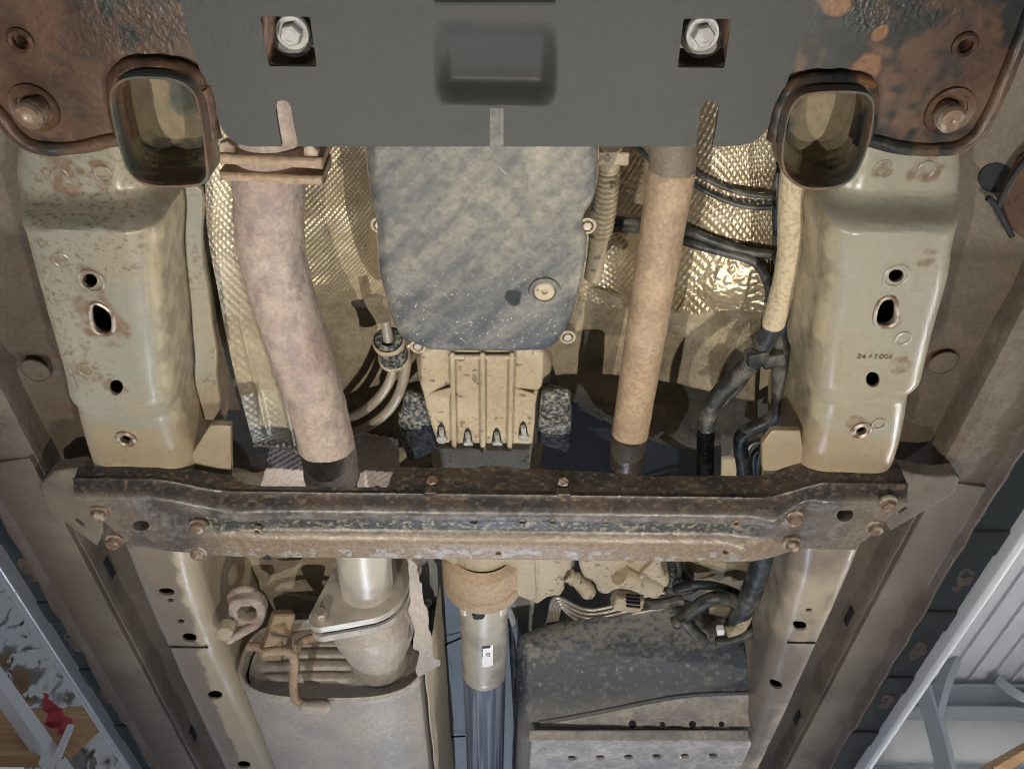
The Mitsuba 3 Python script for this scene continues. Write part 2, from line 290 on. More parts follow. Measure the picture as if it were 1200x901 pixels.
def bolt(parent, pos, r, h, washer=0, bsdf='m_boltrust', axis=(0, 0, -1), spin=.3, name='bolt', hexagon=True):
    k = add(f'{parent}__{name}', put(hexhead(r, h) if hexagon else lathe([(r, -.002), (r, h * .3), (r * .8, h * .8), (r * .4, h), (0, h * 1.02)], 20), pos, axis, spin), bsdf, 25)
    if washer: add(f'{k}__washer', put(lathe([(washer, -.004), (washer, -.0006), (washer * .95, 0), (r * .5, 0)], 32), pos, axis), bsdf, 30)
    return k
def ringm(ro, h, ri): return lathe([(ro, -.004), (ro, h * .6), ((ro + ri) / 2, h), (ri, h * .6), (ri, -.004)], 28)

# ------------------------------------------------------------------ setting: workshop seen past the sills
fl = box(10, 10, .1, .002); fl.apply_translation([0, 1.2, -1.55]); add('floor', fl, 'm_floor', label='grey concrete workshop floor below the vehicle', kind='structure')
# ceiling, far wall and beam of the workshop (right-hand lower corner)
def ribs_plate(key):
    base = box(3.2, 4.4, .04, .002); base.apply_translation([3.0, 2.2, 2.42]); k = add(key, base, 'm_ceiling', label='pale ribbed metal workshop ceiling above the far wall', kind='structure')
    for i in range(26):
        b = box(.018, 4.38, .03, .002); b.apply_translation([1.45 + i * .125, 2.2, 2.395]); add(k + '__rib', b, 'm_ceiling')
ribs_plate('ceiling')
k = 'workshop_wall'
w = box(6, .1, 5.2, .004); w.apply_translation([3.6, 4.45, -.18]); add(k, w, 'm_wall', label='white panelled workshop wall behind the right door sill', cat='wall')
for z in (1.93, 1.35):
    b = box(5.9, .05, .09, .004); b.apply_translation([3.6, 4.38, z]); add(k + '__rail', b, 'm_beam')
pcs = []
for z, d, h in ((2.33, .14, .014), (2.20, .14, .014), (2.265, .014, .13)):
    q = box(3.4, d, h, .002); q.apply_translation([2.9, 4.22, z]); pcs.append(q)
add('roof_beam', cat(*pcs), 'm_beam', label='grey steel roof beam running along the top of the white wall', cat='beam')
post = [Py(1062, 765, 4.0), Py(1090, 830, 4.0), Py(1120, 960, 4.0)]
pcs = [tube(post, .055, 12, 4, smooth=True)]
pcs.append(tube([Py(1095, 840, 4.0), Py(1110, 790, 4.0), Py(1128, 755, 4.0)], .04, 8, 4))
pcs.append(tube([Py(1170, 795, 4.1), Py(1195, 815, 4.1), Py(1240, 830, 4.1)], .035, 8, 4))
add('roof_strut', cat(*pcs), 'm_beam', label='grey steel strut and brackets holding the roof beam by the door sill', cat='strut')
b = tube([Py(1140, 915, 3.4), Py(1215, 872, 3.4)], .03, 4, 4, smooth=False); add('ceiling_batten', b, 'm_wood', label='brown wooden batten across the lowest right corner', cat='batten')
for i, sx in enumerate((1,)):
    c = np.array([sx * 2.7, 2.3, .12]); hs = box(.05, 1.6, .16, .006); hs.apply_translation(c + [.05, 0, 0]); po = box(.06, .06, 1.65, .004); po.apply_translation(c + [.10, 0, -.78]); hs = cat(hs, po)
    k = add('added_strip_light', hs, 'm_white', label='added unseen strip light on a post to the right of the vehicle', cat='light')  # added out of view to brighten the wall and right door edge
    tb = tube([c + [0, -.75, 0], c + [0, .75, 0]], .022, 4, 14, smooth=False)
    add(k + '__tube', tb, 'm_white', emitter={'type': 'area', 'radiance': {'type': 'rgb', 'value': [ADDED_STRIP, ADDED_STRIP * .99, ADDED_STRIP * .97]}})
# lower left corner: foil duct, board, cloth
a = [Py(-60, 640, 2.3), Py(25, 745, 2.3), Py(85, 850, 2.3), Py(150, 985, 2.3)]
dct = tube(a, .165, 90, 64, squash=.8)
nn = dct.vertex_normals; dct.vertices += nn * ((meshkit.fbm(dct.vertices * 13, 3, 5) - .5) * .13 + (np.abs(meshkit.noise(dct.vertices * 27, 8) - .5)) * .05)[:, None]
add('foil_duct', dct, 'm_foilduct', smooth=40, label='crumpled silver foil duct behind the left door sill', cat='duct')
bd = box(.62, .03, .34, .003); bd.apply_transform(frame_to(Py(-22, 852, 2.1), [0, -.6, -.8])); add('wooden_board', bd, 'm_wood', label='orange brown wooden board in the lower left corner', cat='board')
pcs = [tube([Py(-14, 784, 2.0), Py(76, 912, 2.0)], .026, 4, 4, smooth=False)]
add('metal_profile', pcs[0], 'm_silver', smooth=20, label='bright metal profile edging the wooden board at lower left', cat='profile')
add('metal_rod', tube([Py(83, 850, 1.96), Py(60, 905, 1.96)], .009, 4, 10, smooth=False), 'm_silver', label='thin grey rod leaning between the metal profile and the foil duct', cat='rod')
C = [[Py(48, 812, 2.06), Py(62, 828, 2.02), Py(82, 850, 2.0)], [Py(52, 835, 2.02), Py(66, 846, 2.0), Py(80, 856, 1.98)], [Py(60, 852, 2.02), Py(70, 856, 2.0), Py(78, 860, 1.99)]]
G = spline_grid(C, 16, 16); G += (meshkit.fbm(G * 30, 2, 3) - .5)[..., None] * .03; B = G + [0, .006, .004]
rim = lambda X: np.r_[X[0, :-1], X[:-1, -1], X[-1, :0:-1], X[:0:-1, 0]]
add('red_cloth', cat(grid(G), grid(B), grid(np.stack([rim(G), rim(B)]), True)), 'm_red', label='dark red cloth tucked against the foil duct', cat='cloth')
# work lamps on the floor (out of the picture)
for x, y, side in LAMPS:
    pos = np.array([x, y, -.60]); aim = np.array([0, .56, .85]) - pos; aim /= np.linalg.norm(aim)
    k = f'work_lamp' if side == 'left' else 'work_lamp_001'
    h = lathe([(0, -.09), (.11, -.085), (.125, -.01), (.125, .004), (.116, .004), (.116, -.004)], 36)
    add(k, put(h, pos, aim), 'm_black', label=f'round work lamp on a stand shining up from below the {side} half of the vehicle', cat='lamp', group=None)
    st = cat(tube([pos - aim * .05, [x, y, -1.5]], .014, 3, 10, smooth=False), put(lathe([(0, .015), (.12, .015), (.13, 0), (0, 0)], 24), [x, y, -1.499], (0, 0, 1)))
    add(k + '__stand', st, 'm_black')
    d = lathe([(.112, 0), (.05, .0005), (0.0005, .0006)], 36)
    q = put(d, pos - aim * .001, aim)
    q.faces = q.faces[:, ::-1] if (q.face_normals.mean(0) @ aim) < 0 else q.faces
    add(k + '__lens', q, 'm_white', smooth=False)
    q0 = pos + aim * .02
    scene[f'spot_{side}'] = {'type': 'spot', 'intensity': {'type': 'rgb', 'value': LAMP_RGB}, 'cutoff_angle': 41.0, 'beam_width': 8.0, 'to_world': T().look_at(origin=q0.tolist(), target=(q0 + aim).tolist(), up=[0, 1, 0])}

pos = np.array([0, 2.35, -.75]); aim = np.array([0, 1.35, .8]) - pos; aim /= np.linalg.norm(aim)  # added unseen lamp, stands in for daylight from the rear
k = 'work_lamp_002'
add(k, put(h, pos, aim), 'm_black', label='round added lamp with cool light in place of daylight, on a stand under the rear of the vehicle', cat='lamp')
add(k + '__stand', cat(tube([pos - aim * .05, [0, 2.35, -1.5]], .014, 3, 10, smooth=False), put(lathe([(0, .015), (.12, .015), (.13, 0), (0, 0)], 24), [0, 2.35, -1.499], (0, 0, 1))), 'm_black')
add(k + '__lens', put(d, pos - aim * .001, aim), 'm_white', smooth=False)
scene['added_spot_rear'] = {'type': 'spot', 'intensity': {'type': 'rgb', 'value': ADDED_REAR_RGB}, 'cutoff_angle': 55.0, 'beam_width': 20.0, 'to_world': T().look_at(origin=(pos + aim * .02).tolist(), target=(pos + aim).tolist(), up=[1, 0, 0])}

# ------------------------------------------------------------------ vehicle body above everything
body = []
sh = box(1.34, 2.9, .02, .003); sh.apply_translation([-.02, 1.15, 1.0]); add('floor_panel', rough(sh, .08, .006, 5), 'm_panel', label='dull grey body floor panel above the drive shaft and muffler', cat='floor panel')
for s, xi, xo in ((-1, -.44, -.62), (1, .415, .59)):
    g = []
    y = np.linspace(-.25, 2.3, 160); x = np.linspace(xi, xo, 14)
    z = np.where(y < .425, .728, .74) + .004 * np.cos(y * 40) * (y > .8)
    z = z + .012 * np.exp(-((y - .60) / .012) ** 2) - .006 * np.exp(-((y - .47) / .04) ** 2)
    G = np.stack([np.broadcast_to(x[None], (160, 14)), np.broadcast_to(y[:, None], (160, 14)), np.broadcast_to(z[:, None], (160, 14))], -1).copy()
    G[..., 2] += (meshkit.fbm(G * 12, 3, 2) - .5) * .010
    B = G + [0, 0, .003]
    k = add('side_floor', cat(grid(G), grid(B), grid(np.stack([rim(G), rim(B)]), True)), 'm_body', label=f'brown dusty side floor between the {"left" if s<0 else "right"} frame rail and the sill', cat='floor panel')
    cx, cy = ((42, 434) if s < 0 else (1105, 425)); c = P(cx, cy, .735)
    add(k + '__plug', put(lathe([(.0175, 0), (.017, .0018), (.0155, .0018), (.015, .0002), (0, .0004)], 28), c - [0, 0, 0.001]), 'm_body')
# sills with flange, lap joint and dark side skirts
for s, xi, xo, xe, jy in ((-1, -.585, -.668, -.778, .72), (1, .557, .640, .778, .74)):
    y = np.r_[np.linspace(-.1, 2.6, 220)]
    prof = np.array([(xi, .80), (xi, .716), (xi + s * .003, .706), (xi + s * .012, .700), (xo - s * .016, .701), (xo - s * .010, .699), (xo - s * .004, .690), (xo, .690), (xo, .74), (xo, .80)])
    G = np.stack([np.broadcast_to(prof[None, :, 0], (220, 10)), np.broadcast_to(y[:, None], (220, 10)), np.broadcast_to(prof[None, :, 1], (220, 10))], -1).copy()
    w = (meshkit.fbm(G * 16, 3, 7) - .5) * .006; G[..., 2] += w; G[:, 6:8, 2] += ((meshkit.noise(np.c_[y * 30, y * 0, y * 0], 4) - .5) * .006)[:, None]
    side = 'left' if s < 0 else 'right'
    k = add('sill', grid(G, True), 'm_sill', label=f'tan dusty door sill box along the {side} edge of the floor', cat='sill')
    jp = slab(np.array([(xi + s * .004, jy), (xo - s * .014, jy + .012), (xo - s * .014, jy + 1.8), (xi + s * .004, jy + 1.8)]), .6955, .02, .0015)
    add(k + '__lap_panel', rough(jp, .03, .0012, 20), 'm_sill')
    for yy in ((.985, 1.5) if s < 0 else (1.09, 1.42)):                                     # slotted drain holes in the inner wall
        q = box(.003, .04, .014, .001); q.apply_translation([xi - s * .0006, yy, .728]); add(k + '__drain_slot', q, 'm_dark')
    kk = 'side_skirt' if s < 0 else 'side_skirt_001'
    sk = box(abs(xe - xo) - .006, 3, .03, .003); sk.apply_translation([(xe + xo) / 2, 1.3, .79])
    add(kk, sk, 'm_skirt', label=f'dark inner side skirt outside the {side} sill', cat='side skirt')
    for yy in np.arange(.75, 2.2, .21):
        r_ = box(abs(xe - xo) - .010, .06, .02, .004); r_.apply_translation([(xe + xo) / 2, yy, .781]); add(kk + '__rib', r_, 'm_skirt')
    for yy, dx in ((1.03, .02), (1.25, .01), (1.42, .02)):
        q = rough(slab(chaikin(np.array([(-.012, -.03), (.012, -.02), (.015, .02), (-.005, .04), (-.016, .01)]) + [(xe - s * .03), yy + dx], 1), .7735, .012, .003), .005, .006, 110, 3); add(kk + '__dried_mud', q, 'm_sill', 50)
    st = box(.016, 3, .03, .005); st.apply_translation([xe, 1.3, .765]); add(kk + '__edge_trim', st, 'm_white' if s > 0 else 'm_silver', label='door edge coloured white in place of reflected light' if s > 0 else 'silver door edge')  # white on the right edge stands for light reflected there

# ------------------------------------------------------------------ frame rails
LO = [(150, 20, 160, .66), (182, 20, 165, .66), (225, 20, 170, .658), (240, 21, 174, .648), (256, 22, 178, .628), (268, 24, 179, .62), (330, 42, 182, .62), (400, 62, 190, .62), (440, 74, 194, .62), (472, 81, 198, .62), (482, 88, 201, .628), (490, 92, 206, .637), (545, 107, 222, .637),
      (642, 145, 222, .637), (752, 192, 254, .637), (901, 262, 322, .637)]
RI = [(150, 992, 1127, .66), (182, 985, 1127, .66), (225, 976, 1127, .658), (240, 975, 1127, .648), (256, 974, 1126, .630), (268, 974, 1125, .62), (335, 971, 1112, .62), (400, 960, 1093, .62), (440, 956, 1083, .62), (455, 955, 1079, .62), (467, 954, 1067, .628), (475, 957, 1064, .637), (548, 942, 1047, .637),
      (632, 936, 1013, .637), (752, 910, 960, .637), (881, 870, 900, .637)]
def rail(st, side, s):
    pts = []
    for py, a, b, z in st:
        A, B = P(a, py, z), P(b, py, z); A2, B2 = P(a, py, z + .013), P(b, py, z + .013)
        pts.append((A[1], A2[0] if s < 0 else A[0], B[0] if s < 0 else B2[0], z))
    pts = np.array(sorted(pts)); pts = np.vstack([pts, pts[-1] + [1.0, 0, 0, 0]])
    keep = [0]
    for i in range(1, len(pts)):
        if pts[i, 0] > pts[keep[-1], 0] + .004: keep.append(i)
    pts = pts[keep]
    yy = np.unique(np.r_[np.linspace(pts[0, 0], .72, 90), np.linspace(.72, 2.3, 30)])
    xa, xb, zz = [PchipInterpolator(pts[:, 0], pts[:, c])(yy) for c in (1, 2, 3)]
    def solid(t):
        G = []
        for y, a, b, z in zip(yy, xa, xb, zz):
            r = .028
            a_, b_, z_ = a + t, b - t, z + t
            arc = lambda cx, cz, t0: [(cx + r * math.cos(u), cz + r * math.sin(u)) for u in np.linspace(t0, t0 + math.pi / 2, 9)]
            sec = [(a_, .80 - t)] + arc(a_ + r, z_ + r, math.pi) + arc(b_ - r, z_ + r, 1.5 * math.pi) + [(b_, .80 - t)]
            G.append([(x, y, z2) for x, z2 in sec])
        G = np.array(G); 
        if t: G[0, :, 1] += t; G[-1, :, 1] -= t
        m = grid(G, True); n = G.shape[1]; e = (len(G) - 1) * n; i = np.arange(1, n - 1)
        m = TM(m.vertices, np.vstack([m.faces, np.c_[i * 0, i, i + 1][:, ::-1], np.c_[e + i * 0, e + i, e + i + 1]]))
        mf = MF(m)
        if mf.volume() < 0: m.invert(); mf = MF(m)
        return mf
    mf = solid(0) - solid(.0035)
    holes = ([(105, 329, 9, 8, 0), (136, 454, 8, 9, .3), (148, 514, 6, 5, 0)] if s < 0 else [(1050, 323, 9, 7.5, -.2), (1023, 445, 8, 9, -.2), (1009, 504, 6, 5, 0)])
    zf = lambda py: float(np.interp(py, [q[0] for q in st], [q[3] for q in st]))
    cuts = [(ell(cx, cy, a, b, zf(cy), 20, g), zf(cy)) for cx, cy, a, b, g in holes]
    slot = [(107, 358), (115, 356), (131, 366), (133, 384), (127, 391), (113, 388), (108, 378)] if s < 0 else [(1028, 359), (1036, 350), (1048, 350), (1050, 368), (1045, 380), (1030, 381), (1025, 375)]
    cuts.append((chaikin(px2(slot, .62), 2), .62))
    rr = [(185, 689, 205, 697), (213, 742, 231, 752)] if s < 0 else [(929, 728, 946, 738)]
    for x0, y0, x1, y1 in rr: cuts.append((chaikin(px2([(x0, y0), (x1 - 2, y0), (x1, y1), (x0 + 2, y1)], .637), 1), .637))
    for cx, cy, a, b in ([(200, 703, 4, 2.2), (212, 728, 4, 2.4), (252, 814, 8.5, 5), (286, 895, 8, 4.5)] if s < 0 else [(948, 715, 4, 2.2), (910, 803, 7, 4.5)]):
        cuts.append((ell(cx, cy, a, b, .637, 16), .637))
    for poly, z in cuts: mf = mf - prism(poly, z - .02, z + .03)
    m = UM(mf.refine_to_length(.02))
    v = np.array(m.vertices); v[:, 2] += (meshkit.fbm(v * [14, 14, 14], 3, 3) - .5) * .004; m.vertices = v
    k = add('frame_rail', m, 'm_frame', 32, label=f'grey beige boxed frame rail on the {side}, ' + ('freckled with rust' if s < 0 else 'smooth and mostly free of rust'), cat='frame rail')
    # rims of the oblong hole and the threaded plug
    q = chaikin(px2(slot, .62), 2); c = q.mean(0); ring = np.c_[c + (q - c) * 1.12, np.full(len(q), .6195)]
    add(k + '__hole_rim', tube(np.vstack([ring, ring[:2]]), .0022, 60, 8, smooth=False), 'm_boltrust')
    hx, hy = holes[2][:2]; c = P(hx, hy, .637); add(k + '__plug_ring', put(ringm(.0115, .003, .006), c), 'm_boltrust')
    c = P(*((107, 329) if s < 0 else (1050, 323)), .62); add(k + '__hole_collar', put(ringm(.0125, .002, .0098), c), 'm_frame')
    for q in ([(72, 305, .62), (100, 433, .62), (70, 206, .66), (121, 204, .66)] if s < 0 else [(1085, 199, .66), (1035, 198, .66), (1058, 397, .62), (1030, 497, .637)]):
        add(k + '__spot_weld', put(ringm(.0085, .0012, .006), P(*q)), 'm_frame')
    # inward flange along the top and the folded ear in front of the crossmember
    ys = np.linspace(.25, .655, 40); xb2 = PchipInterpolator(pts[:, 0], pts[:, 2 if s < 0 else 1])(ys)
    w = np.interp(ys, [.25, .427, .536, .60, .655], [.018, .018, .026, .027, .022])
    fl_ = np.vstack([np.c_[xb2 - s * .001, ys], np.c_[xb2 - s * w, ys][::-1]])
    if s < 0: add(k + '__flange', rough(slab(fl_, .70, .006, .002), .03, .0015, 18), 'm_frame')
    ear = [(215, 556), (226, 530), (246, 499), (270, 499), (271, 558), (240, 560)] if s < 0 else [(893, 548), (893, 520), (905, 505), (938, 505), (945, 552), (895, 552)]
    add(k + '__ear', plate(ear, .655, .008, .0015, ch=0), 'm_frame')
    # outrigger with its slot, tying rail and sill together at the crossmember
    o = [(46, 556), (112, 545), (124, 648), (82, 617), (52, 596)] if s < 0 else [(1040, 548), (1095, 560), (1128, 556), (1118, 580), (1072, 606), (1034, 628)]
    so = [(86, 608), (92, 609), (100, 617), (94, 617)] if s < 0 else [(1052, 602), (1056, 597), (1064, 594), (1060, 600)]
    add(k + '__outrigger', rough(plate(o, .668, .02, .003, [chaikin(px2(so, .668), 1)]), .02, .001, 20), 'm_sill')
    y0 = P(600, 761 if s < 0 else 749, .637)[1]                                              # lap joint behind
    a = np.interp(y0, pts[:, 0], pts[:, 1]); b = np.interp(y0, pts[:, 0], pts[:, 2])
    q = box(b - a - .03, .0025, .003, .0008); q.apply_translation([(a + b) / 2, y0, .6362]); add(k + '__lap_seam', q, 'm_dark')
    return k
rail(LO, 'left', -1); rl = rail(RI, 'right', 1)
t = meshkit.text_mesh('24 A1004', .0055, .0006); t.apply_transform(np.array([[1, 0, 0, 0], [0, -1, 0, 0], [0, 0, -1, 0], [0, 0, 0, 1.0]])); c = P(1003, 420, .6195)
t.apply_translation(c); add(rl + '__stamped_number', t, 'm_boltrust', False, label='stamped number on the right rail')

# ------------------------------------------------------------------ rusty front brackets with their downward sockets
BR = [('left', [(-90, -90), (320, -90), (320, 100), (258, 147), (200, 160), (140, 168), (100, 178), (62, 181), (36, 176), (12, 158), (-6, 130), (-90, 60)],
       [(133, 112), (140, 94), (160, 86), (205, 88), (226, 97), (237, 116), (247, 190), (246, 206), (234, 212), (182, 213), (162, 204), (150, 186)],
       (41, 126), (25, 48)),
      ('right', [(850, -90), (1250, -90), (1212, 20), (1180, 100), (1158, 148), (1136, 172), (1112, 180), (1072, 181), (1040, 176), (1000, 165), (920, 150), (850, 130)],
       [(918, 140), (926, 116), (944, 104), (1000, 103), (1015, 108), (1020, 122), (1014, 160), (1002, 192), (993, 206), (975, 214), (941, 216), (921, 204), (912, 184)],
       (1112, 130), (1130, 53))]
def subdiv(p, d):
    p = np.asarray(p, float); o = []
    for a, b in zip(p, np.roll(p, -1, 0)):
        n = max(1, int(np.linalg.norm(b - a) / d)); o += [a + (b - a) * i / n for i in range(n)]
    return np.array(o)
def inside(q, poly):
    a, b = poly, np.roll(poly, -1, 0); t = (a[:, 1] > q[1]) != (b[:, 1] > q[1])
    return (np.sum(t & (q[0] < (b[:, 0] - a[:, 0]) * (q[1] - a[:, 1]) / (b[:, 1] - a[:, 1] + 1e-15) + a[:, 0])) % 2) == 1
for side, out, sock, boss, hole in BR:
    z = .607
    so = chaikin(px2(sock, .592), 2); c = so.mean(0)
    hb = [ell(*boss, 13, 13, z), ell(*hole, 6, 6, z)]
    m = rough(UM(MF(plate(out, z, .012, .005, hb, 2)) - prism(c + (so - c) * .97, .55, .65)), .006, .00025, 40, 4)
    k = add('suspension_bracket', m, 'm_rust', 40, label=f'rusty suspension bracket in the top {side} corner, ' + ('brown all over with a dark patch' if side == 'left' else 'blackened with a rusty outer margin'), cat='bracket')
    o = chaikin(px2(out, z), 2); o3 = np.c_[inset(ccw(subdiv(o, .004)), .004), np.full(len(subdiv(o, .004)), z - .001)]; o3 = o3[[not inside(q[:2], c + (chaikin(px2(sock, .592), 2) - c) * 1.10) for q in o3]]
    far_ = np.argmax(np.linalg.norm(o3 - np.roll(o3, 1, 0), axis=1)); o3 = np.roll(o3, -far_, 0)
    add(k + '__rolled_edge', rough(tube(o3, .0055, 240, 10, smooth=False), .005, .0012, 110), 'm_rust', 50)
    # socket: wall rings from the rim (below the plate) up into a slanting cavity
    ring = lambda q, f, zz, sh=(0, 0): np.c_[c + (q - c) * f + sh, np.full(len(q), zz)]
    so = ccw(so); s_ = np.array([-.012 if side == 'left' else .012, -.004])
    G = np.stack([ring(so, 1.045, .612), ring(so, 1.045, .586), ring(so, 1.03, .583), ring(so, .985, .583), ring(so, .97, .587), ring(so, .955, .606, s_ * .2), ring(so, .94, .638, s_), ring(so, .8, .646, s_), ring(so, .4, .648, s_), ring(so, .02, .648, s_)])
    m = grid(G, True)
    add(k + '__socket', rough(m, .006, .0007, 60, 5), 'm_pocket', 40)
    rb = ccw(chaikin(px2(sock, .596), 2)); cc = rb.mean(0); top = [q for q in np.c_[cc + (rb - cc) * 1.07, np.full(len(rb), .602)] if q[1] < cc[1] + .012]
    top = sorted(top, key=lambda q: q[0]); add(k + '__socket_lip', rough(tube(top, .007, 60, 10), .004, .0014, 120, 6), 'm_rust', 50)
    b = P(*boss, z); add(k + '__boss', put(lathe([(.02, -.004), (.0185, .003), (.0135, .001), (.0125, -.010)], 28), b), 'm_rust')
    add(k + '__bolt', put(lathe([(.0105, -.02), (.0105, .008), (.0085, .0105), (.003, .011), (0, .0095)], 24), P(boss[0] - 2, boss[1] + 6, z - .002)), 'm_boltrust')
    add(k + '__hole_rim', put(ringm(.0095, .004, .0055), P(*hole, z)), 'm_rust')
    add(k + '__hole_back', put(lathe([(.012, 0), (0, .0003)], 16), P(*hole, z + .02)), 'm_dark')
# rusty plate and dark hole at the right edge
m = rough(plate([(1202, 184), (1232, 175), (1232, 288), (1188, 276), (1172, 245), (1184, 216)], .71, .01, .003), .008, .001, 60); add('rear_arm_plate', m, 'm_rust', label='rusty plate at the right edge beside a round black hole', cat='plate')
add('rear_arm_plate__edge', ptube([(1157, 232, .708), (1166, 240, .708), (1174, 254, .708), (1186, 277, .708)], .0028), 'm_dark')
add('rear_arm_plate__edge', ptube([(1170, 243, .708), (1182, 216, .708), (1202, 188, .708), (1216, 176, .708)], .0028), 'm_dark')
q = slab(ell(1166, 208, 20, 17, .7265, 28, -.4), .7255, .002, 0); add('side_floor_001__round_hole', q, 'm_dark')

# ------------------------------------------------------------------ skid plate
z = .600
out = [(196, -70), (978, -70), (955, 0), (930, 76), (908, 135), (900, 150), (888, 164), (868, 171), (835, 172), (839, 150), (842.5, 127), (840, 120), (834, 117.5), (827, 119), (821, 128), (818, 150), (815, 172),
       (590, 172), (590, 150), (590, 128), (587, 123.5), (582, 122), (577, 123.5), (574, 128), (574, 150), (574, 172), (350, 172), (345, 150), (341, 127), (338, 120), (331, 117.5), (325, 119), (322.5, 126), (326, 150), (330, 172), (292, 172), (276, 168), (262, 155), (247, 120), (222, 47)]
def subdiv(p, d):
    p = np.asarray(p, float); o = []
    for a, b in zip(p, np.roll(p, -1, 0)):
        n = max(1, int(np.linalg.norm(b - a) / d)); o += [a + (b - a) * i / n for i in range(n)]
    return np.array(o)
h1 = [(305, 19.5), (363, 20), (371.5, 78.5), (315, 78)]; h2 = [(801, 22.5), (857, 22.5), (849, 80), (794, 79.5)]
bez = P(580, 60, z); x0, x1 = P(505, 60, z)[0], P(656, 60, z)[0]; y0, y1 = P(580, 18, z)[1], P(580, 126, z)[1]
if y0 > y1: y0, y1 = y1, y0
dim = np.array([(x0, y0), (x1, y0), (x1, y1), (x0, y1)])
rd = lambda q, r: chaikin(subdiv(px2(q, z), .004), 2)
m = slab(chaikin(subdiv(px2(out, z), .0025), 1), z, .004, 0, [rd(h1, 1), rd(h2, 1), dim])
n_ = 120; X, Y = np.meshgrid(np.linspace(x0, x1, n_), np.linspace(y0, y1, n_), indexing='ij')
u, v = (X - x0) / (x1 - x0), (Y - y0) / (y1 - y0)
sm = lambda a, b, x: (lambda t: t * t * (3 - 2 * t))(np.clip((x - a) / (b - a), 0, 1))
ax = sm(.0, .16, u) * sm(1., .85, u); pl = np.clip(v / .80, 0, 1) * sm(0, .25, v) * sm(.995, .74, v)
Z = z + .019 * ax * pl
G = np.stack([X, Y, Z], -1); B = G + [0, 0, .003]
m = cat(m, grid(G), grid(B))
add('skid_plate', m, 'm_skid', 30, label='smooth dark grey skid plate with three slots across the top of the picture', cat='skid plate')
# second pressing at the very top
q = patch([[(500, -30, .602), (660, -30, .602)], [(505, -6, .602), (655, -6, .602)], [(510, 3, .5985), (650, 3, .5985)]], .004, None, .004); add('skid_plate__pressed_rib', q, 'm_skid')
for cx, cy, hh in ((343, 38, h1), (823, 39.5, h2)):
    sgn = -1 if cx < 500 else 1
    m = rough(plate([(cx - 36, cy - 34), (cx + 36, cy - 34), (cx + 36, cy + 24), (cx + 20, cy + 44), (cx - 20, cy + 44), (cx - 36, cy + 24)], .628, .01, .004), .008, .001, 60)
    kb = add('mounting_tab', m, 'm_rust' , label=f'dark mounting tab seen through the {"left" if cx<500 else "right"} square hole of the skid plate', cat='bracket')
    add(kb + '__collar', put(lathe([(.0165, -.006), (.0165, .006), (.013, .009), (.006, .009)], 28), P(cx, cy, .628)), 'm_black')
    pos = P(cx, cy, .616)
    w = add('skid_bolt', put(lathe([(.0125, -.003), (.0125, .0008), (.012, .0015), (.0118, .002), (.004, .002)], 36), pos), 'm_zinc', 30, label=f'bright zinc hexagon bolt with washer in the {"left" if cx<500 else "right"} hole of the skid plate', cat='bolt')
    add(w + '__head', put(hexhead(.0082, .0075), pos - [0, 0, .002], spin=.2), 'm_zinc', 20)
    add(w + '__stamp', put(lathe([(.0045, 0), (.0045, .0006), (.0038, .0006), (.0038, 0)], 20), pos - [0, 0, .0094]), 'm_zinc')
# ------------------------------------------------------------------ heat shields and insulation in the tunnel
lam = .0072
def emb(angle, amp=.0009, mixr=.35, l=lam):
    c, s_ = math.cos(angle), math.sin(angle)
    def f(s, t, u, v):
        q = (s * c + t * s_) / l * 2 * np.pi; w = (-s * s_ + t * c) / l * 2 * np.pi
        base = amp * ((1 - mixr) * np.sin(q) + mixr * np.sin(w) + .35 * np.sin(q) * np.sin(w))
        nz = (meshkit.fbm(np.stack([s * 22, t * 22, s * 0], -1), 3, 4) - .5)
        return base * (.75 + .9 * nz) + nz * .007
    return f
k = add('tunnel_heat_shield', patch([[(325, 160, .755), (392, 160, .79), (446, 160, .82)], [(328, 240, .765), (400, 240, .80), (452, 240, .83)], [(346, 310, .775), (415, 305, .81), (462, 300, .84)], [(366, 362, .785), (424, 352, .82), (474, 344, .85)]], .001, emb(.78, .0007, .2, .0046)), 'm_foil', True,
        label='embossed golden heat shield between the exhaust pipe and the oil pan', cat='heat shield')
k = add('tunnel_heat_shield', patch([[(670, 150, .90), (740, 150, .90), (810, 100, .82), (870, 100, .80), (912, 100, .785)], [(674, 230, .90), (740, 230, .89), (815, 190, .82), (868, 180, .80), (909, 180, .785)],
                                    [(674, 300, .89), (735, 300, .88), (800, 280, .82), (862, 270, .80), (905, 270, .785)], [(674, 348, .88), (732, 362, .88), (788, 367, .82), (850, 364, .80), (896, 366, .785)]], .0015, emb(.9, .0013, .42, .0078)), 'm_foil', True,
        label='embossed golden heat shield behind the straight shaft with rubber hoses across it', cat='heat shield')
def crumple(s, t, u, v): return .006 * (np.abs(meshkit.fbm(np.stack([s * 120, t * 120, s * 0], -1), 2, 9) - .5) - .2) + .012 * np.exp(-((u - .5) ** 2 + (v - .5) ** 2) / .12)
add(k + '__crumpled_corner', patch([[(838, 294, .806), (862, 292, .797), (900, 304, .781)], [(812, 322, .810), (850, 325, .798), (899, 326, .781)], [(804, 344, .811), (848, 345, .799), (897, 345, .781)], [(792, 366, .813), (848, 363, .799), (893, 366, .781)]], .0013, crumple), 'm_foil', True)
add(k + '__rusty_bolt', put(lathe([(.0065, -.006), (.006, .003), (.003, .003), (0, .001)], 20), P(862, 343, .792)), 'm_boltrust')
